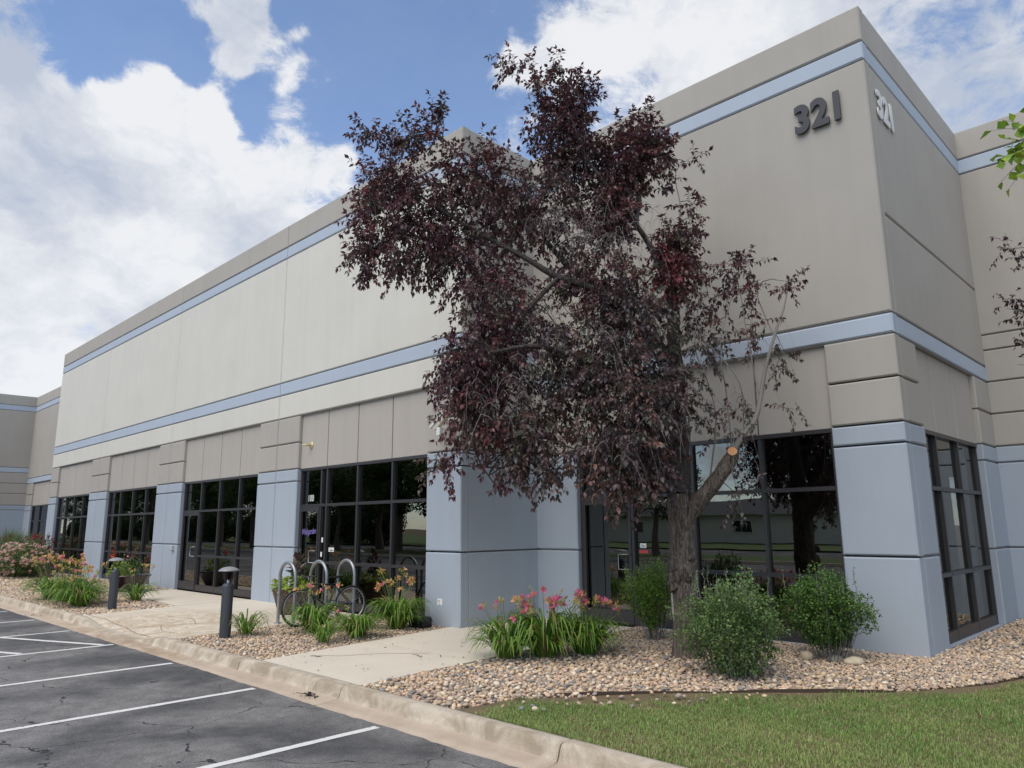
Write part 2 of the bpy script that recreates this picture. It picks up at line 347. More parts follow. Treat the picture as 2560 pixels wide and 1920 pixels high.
def glass(name, tint, ior):
    m = bpy.data.materials.new(name); m.use_nodes = True; t = m.node_tree; t.nodes.clear()
    o = nn(t, 'ShaderNodeOutputMaterial'); mx = nn(t, 'ShaderNodeMixShader'); fr = nn(t, 'ShaderNodeFresnel'); fr.inputs[0].default_value = ior
    tr = nn(t, 'ShaderNodeBsdfTransparent'); tr.inputs[0].default_value = (*tint, 1)
    gl = nn(t, 'ShaderNodeBsdfGlossy'); gl.inputs['Roughness'].default_value = .004; gl.inputs[0].default_value = (.93, .93, .9, 1)
    no = nn(t, 'ShaderNodeTexNoise'); no.inputs['Scale'].default_value = 1.1; no.inputs['Detail'].default_value = 1
    bp = nn(t, 'ShaderNodeBump'); bp.inputs['Strength'].default_value = .10; bp.inputs['Distance'].default_value = .02
    t.links.new(no.outputs[0], bp.inputs['Height']); t.links.new(bp.outputs[0], gl.inputs['Normal'])
    t.links.new(fr.outputs[0], mx.inputs[0]); t.links.new(tr.outputs[0], mx.inputs[1]); t.links.new(gl.outputs[0], mx.inputs[2]); t.links.new(mx.outputs[0], o.inputs[0])
    return m
M_GLASS = glass('tinted_window_glass', (.15, .15, .155), 2.5)
def leafmat(name, rough=.5, trans=.25, spec=.4):
    m, t, p = newmat(name)
    at = nn(t, 'ShaderNodeAttribute', attribute_name='Col')
    t.links.new(at.outputs['Color'], p.inputs['Base Color']); p.inputs['Roughness'].default_value = rough; p.inputs['Specular IOR Level'].default_value = spec
    if trans:
        tr = nn(t, 'ShaderNodeBsdfTranslucent'); t.links.new(at.outputs['Color'], tr.inputs[0])
        mx = nn(t, 'ShaderNodeMixShader'); mx.inputs[0].default_value = trans
        o = t.nodes['Material Output']; t.links.new(p.outputs[0], mx.inputs[1]); t.links.new(tr.outputs[0], mx.inputs[2]); t.links.new(mx.outputs[0], o.inputs[0])
    return m
M_LEAF = leafmat('leaf')
M_PLUM = leafmat('plum_leaf', .42, .28, .6)
M_PETAL = leafmat('petal', .6, .35)
M_STONE = leafmat('river_stone', .75, 0, .3)
def bark(name, c0, c1, sc=1):
    m, t, p = newmat(name)
    tcn = nn(t, 'ShaderNodeNewGeometry'); mpn = nn(t, 'ShaderNodeMapping'); mpn.inputs['Scale'].default_value = (16*sc, 16*sc, 3.2*sc); t.links.new(tcn.outputs['Position'], mpn.inputs['Vector'])
    no = nn(t, 'ShaderNodeTexNoise'); no.inputs['Scale'].default_value = 2.2; no.inputs['Detail'].default_value = 8; no.inputs['Roughness'].default_value = .65; no.inputs['Distortion'].default_value = 1.2; t.links.new(mpn.outputs[0], no.inputs['Vector'])
    r = nn(t, 'ShaderNodeValToRGB'); t.links.new(no.outputs[0], r.inputs[0]); r.color_ramp.elements[0].position = .36; r.color_ramp.elements[0].color = (*c0, 1); r.color_ramp.elements[1].position = .62; r.color_ramp.elements[1].color = (*c1, 1)
    t.links.new(r.outputs[0], p.inputs['Base Color']); p.inputs['Roughness'].default_value = .9
    bp = nn(t, 'ShaderNodeBump'); bp.inputs['Strength'].default_value = 1; bp.inputs['Distance'].default_value = .03; t.links.new(no.outputs[0], bp.inputs['Height']); t.links.new(bp.outputs[0], p.inputs['Normal'])
    return m
M_BARK = bark('plum_bark', (.035, .027, .022), (.27, .215, .175))
M_BARKD = bark('dark_limb_bark', (.025, .020, .018), (.12, .10, .088))
M_TWIG = plain('grey_twig', (.24, .22, .20), .8)
M_TWIGD = plain('dark_twig', (.07, .055, .05), .8)

# ------------------------------------------------------------------ the building
BLD = thing('office_building', (-9.55, 8.435, 0), 'long taupe and cream concrete office building with blue bands and dark windows', 'building')
XR, YL_, YR_, YRR, XW = -3.0, 8.435, 10.37, 15.46, -48.32
class Pl:
    """a facade plane: u runs along it, d is the distance outward"""
    def __init__(s, kind, at): s.k = kind; s.a = at
    def p(s, u, z, d): return (u, s.a-d, z) if s.k == 'F' else (s.a+d, u, z)
PL, PR, PS, PRR = Pl('F', YL_), Pl('F', YR_), Pl('S', XR), Pl('F', YRR)
PRET, PLL, PW = Pl('S', -9.55), Pl('F', 10.35), Pl('S', XW)
GAP = .013
def slab(name, P, u0, u1, z0, z1, m, d=0, th=.034, ch=.014, ends=(1, 1), parent=None, gz=(1, 1)):
    a0 = u0+(GAP if ends[0] else 0); a1 = u1-(GAP if ends[1] else 0)
    b0 = z0+(GAP if gz[0] else 0); b1 = z1-(GAP if gz[1] and z1 < 9.1 else 0)
    V = [P.p(a0+ch, b0+ch, d), P.p(a1-ch, b0+ch, d), P.p(a1-ch, b1-ch, d), P.p(a0+ch, b1-ch, d)]
    V += [P.p(a0, b0, d-ch), P.p(a1, b0, d-ch), P.p(a1, b1, d-ch), P.p(a0, b1, d-ch)]
    V += [P.p(a0, b0, d-th), P.p(a1, b0, d-th), P.p(a1, b1, d-th), P.p(a0, b1, d-th)]
    Fc = [(0, 1, 2, 3)]
    for i in range(4):
        j = (i+1) % 4
        Fc += [(4+i, 4+j, j, i), (8+i, 8+j, 4+j, 4+i)]
    if P.k == 'F': pass
    V = np.array(V); c = V.mean(0); F2 = []
    for f in Fc:
        n = np.cross(V[f[1]]-V[f[0]], V[f[2]]-V[f[1]])
        if n @ (V[list(f)].mean(0)-c) < 0: f = f[::-1]
        F2.append(f)
    return mobj(name, V, F2, m, parent or BLD)
def rows(P, u0, u1, spec, name='wall_panel', **k):
    for (z0, z1, m) in spec: slab(name, P, u0, u1, z0, z1, m, **k)

# cores (solid backing that carries the roof)
core = MB()
core.box(-35.50, -9.70, YL_+.035, 25, 4.19, 9.13)
core.box(-35.50, -9.70, YL_+.16, 25, 3.0, 4.19)
core.box(-9.66, XR-.035, YR_+.035, 25.01, 4.16, 9.131)
core.box(-9.66, XR-.035-.1, YR_+.16, 25.01, 3.0, 4.16)
core.box(XR-.16, 9, YRR+.035, 25.02, 0, 9.132)
core.box(-48.4, -35.5, 10.385, 25.03, 4.19, 9.129); core.box(-48.4, -35.5, 10.51, 25.03, 3.0, 4.19)
core.box(-62, XW-.035, 5.6, 25.04, 0, 9.128)
core.box(-9.71, -9.602, YL_+.2, YR_+.05, 0, 9.127)   # behind the short return wall
core.build('wall', M_JOINT, BLD)
jn = [-35.53, -29.23, -22.66, -16.13, -9.55]
UP_L = [(8.57, 9.14, M_TAUPE), (8.27, 8.57, M_BAND), (5.08, 8.27, M_CREAM), (4.77, 5.08, M_BAND)]
for i in range(4):
    last = i == 3
    for (z0, z1, m) in UP_L:
        slab('wall_panel', PL, jn[i], jn[i+1], z0, z1, m, th=.185 if last else .034, ends=(1, 0 if last else 1), ch=.016)
    slab('wall_panel', PL, jn[i], jn[i+1], 4.20, 4.77, M_CREAM, th=.185, ends=(1, 0 if last else 1), ch=.016)
PIER = [(0.0, 1.225, M_BLUE), (1.225, 2.695, M_BLUE), (2.695, 2.974, M_BLUE), (2.974, 3.58, M_TAUPE), (3.58, 4.20, M_TAUPE)]
def pier(P, ua, ub, th=.3, spec=PIER, ends=(1, 1), base=.05):
    for k, (z0, z1, m) in enumerate(spec):
        slab('pier_panel', P, ua, ub, z0 if k else -.1, z1, m, th=th, ends=ends, ch=.018)
for j in range(5):
    J = jn[j]
    if j == 0: pier(PL, J, J+1.05, ends=(0, 0))
    elif j == 4: pier(PL, -10.49, J, th=.185, ends=(0, 0))
    else:
        pier(PL, J-.90, J, ends=(0, 1)); pier(PL, J, J+1.0, ends=(1, 0))
class PB:
    def box(s, *a):
        m_ = MB(); m_.box(*a); m_.build('pier_core', M_JOINT, BLD)
pb = PB()
for j in range(5):
    J = jn[j]; a = J-.88 if j else J+.02; b = J+.98 if j < 4 else -9.7
    pb.box(a, b, YL_+.04 if j < 4 else YL_+.19, YL_+.55, -.05, 4.19)
    pb.box(J-.06 if j else J, (J+.06) if j < 4 else -9.6, YL_+.56, 16, 0, 3.0)
pb.box(-9.50, -8.6, YR_+.04, YR_+.5, -.05, 4.16); pb.box(-3.92, XR-.2, YR_+.19, YR_+.9, -.05, 4.16); pb.box(-3.5, XR-.04, YR_+.21, 11.25, -.05, 4.16)
pb.box(-3.5, XR-.04, 14.50, 15.44, -.05, 4.16)
pb.box(-48.3, -47.13, 10.39, 10.9, -.05, 4.19); pb.box(-42.6, -35.5, 10.39, 10.9, -.05, 4.19)

# right block
UP_R = [(8.57, 9.14, M_TAUPE), (8.27, 8.57, M_BAND), (4.46, 8.27, M_TAUPE), (4.17, 4.46, M_BAND)]
for (z0, z1, m) in UP_R: slab('wall_panel', PR, -9.60, XR, z0, z1, m, th=.19, ends=(0, 0), ch=.02)
PIER_R = PIER[:4]+[(3.58, 4.17, M_TAUPE)]
pier(PR, -9.60, -8.57, spec=PIER_R, ends=(0, 0)); pier(PR, -3.94, XR, th=.19, spec=PIER_R, ends=(0, 0))
for (z0, z1, m) in [(8.57, 9.14, M_TAUPE), (8.27, 8.57, M_BAND), (5.93, 8.27, M_TAUPE), (4.46, 5.93, M_TAUPE), (4.17, 4.46, M_BAND)]:
    slab('wall_panel', PS, 10.56, 15.49, z0, z1, m, th=.034 if z0 > 4.3 else .16, ends=(1, 0), ch=.016)
pier(PS, 10.56, 11.27, spec=PIER_R, ends=(1, 0), th=.3); pier(PS, 14.47, 15.49, spec=PIER_R, ends=(0, 0), th=.3)
SPEC_RR = [(-.1, 1.22, M_BLUE), (1.22, 2.70, M_BLUE), (2.70, 2.99, M_BLUE), (2.99, 3.58, M_TAUPE), (3.58, 4.17, M_TAUPE), (4.17, 4.76, M_TAUPE), (4.76, 5.05, M_TAUPE), (5.05, 8.27, M_TAUPE), (8.27, 8.57, M_BAND), (8.57, 9.14, M_TAUPE)]
rows(PRR, XR-.03, 2.5, SPEC_RR); rows(PRR, 2.5, 9, SPEC_RR)
SPEC_RET = [(-.1, 1.225, M_BLUE), (1.225, 2.695, M_BLUE), (2.695, 2.974, M_BLUE), (2.974, 3.58, M_TAUPE), (3.58, 4.20, M_TAUPE), (4.20, 4.77, M_TAUPE), (4.77, 5.08, M_BAND), (5.08, 8.27, M_TAUPE), (8.27, 8.57, M_BAND), (8.57, 9.14, M_TAUPE)]
rows(PRET, YL_+.185, YR_+.03, SPEC_RET, ends=(1, 0))
# far left wing
for (z0, z1, m) in [(8.57, 9.14, M_TAUPE), (8.27, 8.57, M_BAND), (4.49, 8.27, M_TAUPE), (4.20, 4.49, M_BAND)]:
    slab('wall_panel', PLL, XW-.03, -35.5, z0, z1, m, th=.16 if z0 < 4.3 else .034, ends=(0, 0))
pier(PLL, XW-.03, -47.1, ends=(0, 0)); pier(PLL, -42.6, -35.5, ends=(0, 0))
SPEC_W = [(-.1, 1.26, M_BLUE), (1.26, 2.76, M_BLUE), (2.76, 3.02, M_BLUE), (3.02, 3.66, M_TAUPE), (3.66, 4.22, M_TAUPE), (4.22, 4.81, M_TAUPE), (4.81, 5.09, M_BAND), (5.09, 8.27, M_TAUPE), (8.27, 8.57, M_BAND), (8.57, 9.14, M_TAUPE)]
rows(PW, 5.6, 10.38, SPEC_W, ends=(0, 0))
# storefront windows: recessed frames, panes, infill panels above
def window(P, us, zs, d=-.10, doors=(), infill_top=4.20, label=None, cols=None):
    """us: mullion lines, zs: rail lines; doors: column indices that are doors (lower panes one leaf)"""
    mb = MB(); fw = .027
    def bar(u0, u1, z0, z1, dd=0, dp=.10):
        V = [P.p(u, z, q) for q in (d-dp+dd, d+dd) for (u, z) in ((u0, z0), (u1, z0), (u1, z1), (u0, z1))]
        V = np.array(V); c = V.mean(0); F2 = []
        for f in ((0, 1, 2, 3), (4, 5, 6, 7), (0, 1, 5, 4), (1, 2, 6, 5), (2, 3, 7, 6), (3, 0, 4, 7)):
            nrm_ = np.cross(V[f[1]]-V[f[0]], V[f[2]]-V[f[1]])
            F2.append(f if nrm_ @ (V[list(f)].mean(0)-c) > 0 else f[::-1])
        mb.add(V, F2)
    top = zs[-1]
    for i, u in enumerate(us):
        a = u if i == 0 else u-fw; b = u if i == len(us)-1 else u+fw
        if i == 0: b = u+2*fw
        if i == len(us)-1: a = u-2*fw
        bar(a, b, -.02, top)
    bar(us[0]+.001, us[-1]-.001, top+.0005, top+.055, .012)
    door_u = [(us[c], us[c+1]) for c in doors]
    for zi, z in enumerate(zs[:-1]):
        for c in range(len(us)-1):
            if c in doors and zi == 1: continue
            h = .03 if zi else .035
            bar(us[c]+fw*(2 if c == 0 else 1)+.0006, us[c+1]-fw*(2 if c == len(us)-2 else 1)-.0006, z-h if zi else z-.12, z+h*.9, .004 if zi else -.003)
    win = mb.build('window', M_FRAME, BLD)
    if label: win['label'] = label
    def pane(u0, u1, z0, z1, nm='pane', parent=win):
        mobj(nm, [P.p(u0, z0, d-.055), P.p(u1, z0, d-.055), P.p(u1, z1, d-.055), P.p(u0, z1, d-.055)], [(0, 1, 2, 3)], M_GLASS, parent)
    for c in range(len(us)-1):
        a, b = us[c]+fw, us[c+1]-fw
        if c in doors:
            pane(a, b, zs[2]+.02, top)
            dm = MB(); mb = dm; st = .055
            aa, bb_ = us[c]+fw*(2 if c == 0 else 1)+.004, us[c+1]-fw-.004
            zt = zs[2]-.034
            bar(aa, aa+st, .03, zt, .012, .045); bar(bb_-st, bb_, .03, zt, .012, .045); bar(aa+st, bb_-st, zt-.09, zt, .012, .045); bar(aa+st, bb_-st, .03, .24, .012, .045)
            door = dm.build('door', M_FRAME, BLD)
            pane(aa+st, bb_-st, .24, zt-.09, 'door_glass', door)
            hm = MB(); hu = bb_-st*.5
            hm.tube([P.p(hu, 1.17, d+.012), P.p(hu, 1.17, d+.075), P.p(hu-.20, 1.17, d+.085), P.p(hu-.20, .92, d+.085), P.p(hu, .92, d+.075), P.p(hu, .92, d+.012)], .010, 8)
            hm.build('door_handle', M_STEEL, door, True)
        else:
            for r in range(len(zs)-1): pane(a, b, zs[r], zs[r+1])
    if infill_top:
        for c in range(len(us)-1) if cols is None else range(len(cols)-1):
            q = us if cols is None else cols
            slab('infill_panel', P, q[c], q[c+1], top+.055, infill_top+.012, M_INFILL, d=-.085, th=.075, ch=.006, ends=(c > 0, c < len(q)-2), gz=(0, 0))
    return win
ZS = [.14, .93, 2.14, 2.915]
def quart(a, b, n=4): return [a+(b-a)*i/n for i in range(n+1)]
W1 = window(PL, quart(-34.48, -30.13), ZS, label='storefront window furthest left')
W2 = window(PL, quart(-28.23, -23.56), ZS)
W3 = window(PL, quart(-21.66, -17.03), ZS, doors=(0,))
W4 = window(PL, [-15.13, -14.25, -14.02, -12.86, -11.67, -10.49], ZS, doors=(0,), cols=[-15.13, -14.02, -12.86, -11.67, -10.49])
WR = window(PR, [-8.57, -7.44, -6.24, -5.06, -3.94], ZS, doors=(0,), infill_top=4.17)
WS = window(PS, [11.27, 12.13, 13.30, 14.47], ZS, infill_top=4.17)
WF = window(PLL, quart(-47.1, -42.6, 3), ZS)
# concrete sills under the windows
class SB:
    def box(s, *a):
        m_ = MB(); m_.box(*a); m_.build('sill', M_BLUE, BLD)
sm = SB()
for (a, b) in ((-34.45, -30.15), (-28.2, -23.6)): sm.box(a, b, YL_+.03, YL_+.3, -.05, .018)
sm.box(-7.3, -3.96, YR_+.02, YR_+.3, -.05, .016); sm.box(XR-.3, XR-.02, 11.29, 14.45, -.05, .019)
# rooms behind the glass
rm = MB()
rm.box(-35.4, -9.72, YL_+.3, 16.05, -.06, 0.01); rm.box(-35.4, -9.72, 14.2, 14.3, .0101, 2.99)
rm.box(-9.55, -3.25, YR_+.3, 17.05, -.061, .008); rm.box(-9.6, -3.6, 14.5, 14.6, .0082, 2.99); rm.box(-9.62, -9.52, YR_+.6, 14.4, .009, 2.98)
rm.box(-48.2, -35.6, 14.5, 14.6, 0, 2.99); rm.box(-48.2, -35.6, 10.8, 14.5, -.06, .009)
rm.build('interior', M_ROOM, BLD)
# closed blinds in two panes of the entrance window
M_BLIND = plain('blind_slat', (.42, .40, .34), .6)
bl = MB()
for k in range(62):
    z = .18+k*.0445
    y = YL_+.24
    bl.add([(-13.98, y-.012, z-.008), (-12.90, y-.012, z-.008), (-12.90, y+.012, z+.010), (-13.98, y+.012, z+.010)], [(0, 1, 2, 3)])
bo = bl.build('blind', M_BLIND, BLD); bo['kind'] = 'stuff'

# ------------------------------------------------------------------ ground
def sheet(name, poly, z, m, label_kind='structure', parent=None):
    o = mobj(name, [(x, y, z) for x, y in poly], [tuple(range(len(poly)))], m, parent)
    if parent is None: o['kind'] = label_kind
    return o
GND = sheet('ground', [(-600, -600), (600, -600), (600, 600), (-600, 600)], -.24, M_DIRT)
LOT = sheet('parking_lot', [(-70, -11), (14, -11), (14, 4.31), (-70, 4.31)], -.15, M_ASPH)
LOC[LOT.name] = np.zeros(3)
def strip(pts, wd, z, name='painted_line', jit=.006):
    (x0, y0), (x1, y1) = pts; L_ = math.hypot(x1-x0, y1-y0); n = max(2, int(L_/.12)); tx, ty = (x1-x0)/L_, (y1-y0)/L_
    v = []; f = []
    for i in range(n+1):
        t = L_*i/n; a = wd/2+random.uniform(-jit, jit); b = wd/2+random.uniform(-jit, jit)
        v += [(x0+tx*t-ty*a, y0+ty*t+tx*a, z), (x0+tx*t+ty*b, y0+ty*t-tx*b, z)]
        if i: f.append((2*i-2, 2*i-1, 2*i+1, 2*i))
    mobj(name, v, f, M_LINE, LOT)
for x in (-5.96, -8.37, -10.74, -13.13, -15.50, -17.9, -20.3, -22.7, -25.1, -27.5, -29.9):
    strip([(x+.02 if x > -11 else x, 4.26 if x < -6 else 4.24), (x+.02, -1.2)], .095, -.146)
for y in (3.17, 2.05, .93, -.2):
    strip([(-15.42, y+.02), (-13.2, y+.94)], .10, -.1445)
# raised asphalt lip along the gutter, crumbling edge
v = []; f = []
n = 420
for i in range(n+1):
    x = -48+56*i/n
    v += [(x, 4.29+random.uniform(-.022, .006)+.01*math.sin(x*3), -.1425), (x, 4.2, -.1495)]
    if i: f.append((2*i-2, 2*i, 2*i+1, 2*i-1))
mobj('asphalt_edge', v, f, M_ASPH, LOT)

# gutter and kerb in cast sections
KB = thing('kerb', (-10, 4.6, 0), None, None, kind='structure')
def hk(x):
    """kerb height, 1 = full, 0 = flush with the gutter at the ramp"""
    if x < -16.5 or x > -11.97: return 1.
    if x < -15.0: t = (x+15.0)/-1.5
    elif x > -13.4: t = (x+13.4)/1.43
    else: return 0.
    return t*t*(3-2*t)
prof = [(4.285, -.150), (4.42, -.143), (4.535, -.134), (4.565, -.124), (4.582, -.09), (4.598, -.035), (4.612, -.012), (4.635, -.001), (4.70, .0), (4.742, -.002), (4.748, -.02), (4.748, -.2), (4.285, -.2)]
kj = [-52, -48, -44, -40, -36, -33, -30, -27, -24.1, -21.1, -18.07, -16.5, -11.97, -9.48, -7.11, -4.03, -1.0, 2.0, 5.0, 8.0, 12]
for s_ in range(len(kj)-1):
    a, b = kj[s_]+.006, kj[s_+1]-.006
    n = 24 if s_ == 11 else max(6, int((b-a)/.25))
    vv = []; ff = []; K = len(prof)
    dz = random.uniform(-.004, .004); dy = random.uniform(-.006, .006)
    xs_ = [a+(b-a)*i/n for i in range(n+1)]
    xs_ = [a]+[a+.012]+xs_[1:-1]+[b-.012]+[b]
    for i, x in enumerate(xs_):
        h = hk(x); e = .010 if i in (0, len(xs_)-1) else 0
        for (y, z) in prof:
            zz = z
            if z > -.124 and y > 4.57: zz = -.124+(z+.124)*h
            if h < 1 and y < 4.75 and z > -.19: zz = min(zz, -.124+.124*h+ (0 if y > 4.57 else 0)) if y > 4.57 else zz
            yy = y+dy*(1 if y > 4.5 and z > -.19 else 0)
            vv.append((x, yy, zz-e*(1 if z > -.16 else 0)+dz+random.uniform(-.0012, .0012)))
    for i in range(len(xs_)-1):
        for k in range(K):
            k2 = (k+1) % K; ff.append((i*K+k, i*K+k2, (i+1)*K+k2, (i+1)*K+k))
    ff.append(tuple(range(K))); ff.append(tuple((len(xs_)-1)*K+k for k in range(K-1, -1, -1)))
    mi = [(0 if (q % K) >= 3 else 1) for q in range(len(ff)-2)]+[0, 0]
    ob = mobj('kerb_section', vv, ff, None, KB, False, mats=[M_KERB, M_GUTTER], midx=mi)
    for pg in ob.data.polygons: pg.use_smooth = True
    ob.data.polygons[-1].use_smooth = False; ob.data.polygons[-2].use_smooth = False

# sidewalks, cast slab by slab
WK = thing('sidewalk', (-12, 6, 0), None, None, kind='structure')
def wz(x, y):
    t = min(1, max(0, (6.3-y)/(6.3-4.75)))
    hx = hk(x) if y < 4.8 else hk(-14.2+(x+14.2)*(1+.0*(y-4.7)))
    return -.124*(1-hx)*t
def slab_g(c, nx=10, ny=10, th=.09, m=M_CONC):
    """quad slab c = 4 corners counterclockwise (x,y): a(left,near) b(right,near) c(right,far) d(left,far)"""
    (a, b, cc, d) = [np.array(q, float) for q in c]
    g = .008; ctr = (a+b+cc+d)/4
    a, b, cc, d = [q+(ctr-q)/np.linalg.norm(ctr-q)*g*1.4 for q in (a, b, cc, d)]
    vv = []; ff = []
    for j in range(ny+1):
        for i in range(nx+1):
            s, t = i/nx, j/ny
            q = (a*(1-s)+b*s)*(1-t)+(d*(1-s)+cc*s)*t
            e = .006 if i in (0, nx) or j in (0, ny) else 0
            vv.append((q[0], q[1], wz(q[0], q[1])-e))
    for j in range(ny):
        for i in range(nx):
            k = j*(nx+1)+i; ff.append((k, k+1, k+nx+2, k+nx+1))
    rim = [i for i in range(nx+1)]+[(j+1)*(nx+1)-1 for j in range(1, ny+1)]+[ny*(nx+1)+i for i in range(nx-1, -1, -1)]+[j*(nx+1) for j in range(ny-1, 0, -1)]
    base = len(vv)
    for k in rim: vv.append((vv[k][0], vv[k][1], vv[k][2]-th))
    for q in range(len(rim)):
        q2 = (q+1) % len(rim); ff.append((rim[q], base+q, base+q2, rim[q2]))
    mobj('paving_slab', vv, ff, m, WK)
Y0 = 4.75
slab_g([(-16.62, Y0), (-14.35, Y0), (-14.65, 6.65), (-17.0, 6.65)], 16, 12)
slab_g([(-14.35, Y0), (-11.95, Y0), (-12.28, 6.65), (-14.65, 6.65)], 16, 12)
slab_g([(-17.0, 6.65), (-14.65, 6.65), (-14.7, 8.47), (-17.1, 8.47)]); slab_g([(-14.65, 6.65), (-12.28, 6.65), (-12.45, 8.47), (-14.7, 8.47)])
slab_g([(-19.3, 6.9), (-17.03, 6.72), (-17.1, 8.47), (-19.4, 8.47)]); slab_g([(-21.5, 7.0), (-19.3, 6.9), (-19.4, 8.47), (-21.7, 8.47)]); slab_g([(-23.2, 6.85), (-21.5, 7.0), (-21.7, 8.3), (-22.95, 8.0)])
slab_g([(-9.22, Y0), (-6.98, Y0), (-7.14, 6.60), (-9.52, 6.60)]); slab_g([(-9.52, 6.60), (-7.14, 6.60), (-7.28, 8.5), (-9.8, 8.44)]); slab_g([(-9.58, 8.46), (-7.28, 8.5), (-7.32, 10.42), (-9.58, 10.38)])

# hairline cracks and dark joints filled with dirt
ck = MB()
for pts in ([(-14.9, 4.8), (-14.2, 5.5), (-13.4, 6.2), (-12.7, 6.6)], [(-16.45, 4.8), (-15.9, 4.95), (-15.0, 5.0), (-13.9, 4.85), (-12.4, 4.9)], [(-14.3, 5.4), (-13.7, 5.2), (-13.2, 5.25)], [(-15.3, 5.9), (-14.5, 6.05), (-13.6, 5.75)], [(-9.0, 5.35), (-8.7, 5.6), (-8.45, 6.1), (-7.9, 6.55)], [(-13.6, 6.9), (-12.9, 7.3), (-12.6, 8.2)]):
    pp = [(x, y) for x, y in pts]; q_ = []
    for i in range(len(pp)-1):
        for t in np.linspace(0, 1, 9)[:-1]: q_.append((pp[i][0]+(pp[i+1][0]-pp[i][0])*t+random.uniform(-.012, .012), pp[i][1]+(pp[i+1][1]-pp[i][1])*t+random.uniform(-.012, .012)))
    for i in range(len(q_)-1):
        (xa, ya), (xb, yb) = q_[i], q_[i+1]; L_ = math.hypot(xb-xa, yb-ya)+1e-6; nx_, ny_ = -(yb-ya)/L_*.006, (xb-xa)/L_*.006
        ck.add([(xa+nx_, ya+ny_, wz(xa, ya)+.003), (xa-nx_, ya-ny_, wz(xa, ya)+.003), (xb-nx_, yb-ny_, wz(xb, yb)+.003), (xb+nx_, yb+ny_, wz(xb, yb)+.003)], [(0, 1, 2, 3)])
ck.build('crack_filler', plain('dirty_crack', (.20, .13, .07), .9), WK)['kind'] = 'stuff'

# gravel beds: soil sheet plus loose river stones
BED_R = [(-6.98, 4.74), (-5.5, 4.74), (-5.37, 5.5), (-5.0, 5.95), (-4.5, 6.7), (-3.7, 7.45), (-2.6, 8.49), (-2.15, 9.3), (-1.9, 10.1), (-1.6, 12), (-1.4, 15.5), (-3.0, 15.5), (-3.0, 10.4), (-7.35, 10.4)]
BED_M = [(-11.95, 4.74), (-9.22, 4.74), (-9.55, 6.6), (-9.85, 8.46), (-12.42, 8.46), (-12.28, 6.65)]
BED_L = [(-48.3, 4.74), (-16.6, 4.74), (-17.0, 6.65), (-23.2, 6.9), (-22.95, 8.0), (-21.2, 8.46), (-35.5, 8.46), (-35.5, 10.4), (-48.3, 10.4)]
GB = [sheet('gravel_bed', b, -.055, M_SOIL) for b in (BED_R, BED_M, BED_L)]
def inpoly(P_, poly):
    x, y = P_[:, 0], P_[:, 1]; ins = np.zeros(len(P_), bool); n = len(poly)
    for i in range(n):
        x0, y0 = poly[i]; x1, y1 = poly[(i+1) % n]
        c = ((y0 > y) != (y1 > y)) & (x < (x1-x0)*(y-y0)/(y1-y0+1e-12)+x0); ins ^= c
    return ins
def gnoise(x, y, s=1.0, seed=0):
    r = np.random.default_rng(seed); o = 0
    for k in range(6):
        a = r.uniform(0, 6.28); fq = s*(1+k*.7); o = o+np.sin(x*fq*np.cos(a)+y*fq*np.sin(a)+r.uniform(0, 6.28))/(1+k*.5)
    return o/3
def ico(sub=0):
    bm = bmesh.new(); bmesh.ops.create_icosphere(bm, subdivisions=sub+1, radius=1)
    v = np.array([p.co[:] for p in bm.verts]); f = np.array([[q.index for q in p.verts] for p in bm.faces]); bm.free(); return v, f
ICO = ico(0); ICO1 = ico(1)
STONEC = np.array([(.60, .475, .335), (.69, .565, .415), (.52, .40, .29), (.46, .395, .335), (.33, .30, .275), (.64, .475, .36), (.76, .68, .55), (.25, .26, .27), (.56, .43, .36), (.40, .32, .255)])
def stones(poly, sp, rmin, rmax, seed, x_lo=None, x_hi=None, zb=-.035, base=ICO, name='river_stones', mound=None, keep=None):
    r = np.random.default_rng(seed)
    P_ = np.array(poly); x0, y0 = P_.min(0); x1, y1 = P_.max(0)
    if x_lo is not None: x0 = max(x0, x_lo)
    if x_hi is not None: x1 = min(x1, x_hi)
    gx_, gy_ = np.meshgrid(np.arange(x0, x1, sp), np.arange(y0, y1, sp*.9)); q = np.stack([gx_.ravel(), gy_.ravel()], 1)
    q = q+r.uniform(-.42, .42, q.shape)*sp
    q = q[inpoly(q, poly)]
    if keep is not None: q = q[keep(q)]
    n = len(q); s = rmin+(rmax-rmin)*r.random(n)**1.8
    sc = np.stack([s*r.uniform(.8, 1.25, n), s*r.uniform(.75, 1.1, n), s*r.uniform(.5, .8, n)], 1)
    z = zb+s*.5+r.uniform(-.004, .010, n)+.006*gnoise(q[:, 0], q[:, 1], 2.2, 5)
    if mound is not None: z = z+mound(q)
    V0, F0 = base
    th = r.uniform(0, 6.28, n); ca, sa = np.cos(th), np.sin(th); ti = r.normal(0, .25, n)
    v = V0[None]*sc[:, None]*(1+r.normal(0, .07, (n, len(V0), 1)))
    zt = v[:, :, 2]+v[:, :, 0]*ti[:, None]
    vx = v[:, :, 0]*ca[:, None]-v[:, :, 1]*sa[:, None]; vy = v[:, :, 0]*sa[:, None]+v[:, :, 1]*ca[:, None]
    v = np.stack([vx+q[:, 0:1], vy+q[:, 1:2], zt+z[:, None]], 2)
    f = F0[None]+(np.arange(n)*len(V0))[:, None, None]
    c = np.array([1.04, .98, .90])*STONEC[r.choice(len(STONEC), n, p=[.14, .14, .11, .13, .10, .08, .10, .07, .07, .06])]*r.uniform(.85, 1.15, (n, 1))
    cc = np.repeat(c[:, None], len(V0), 1).reshape(-1, 3)
    return v.reshape(-1, 3), f.reshape(-1, 3), cc
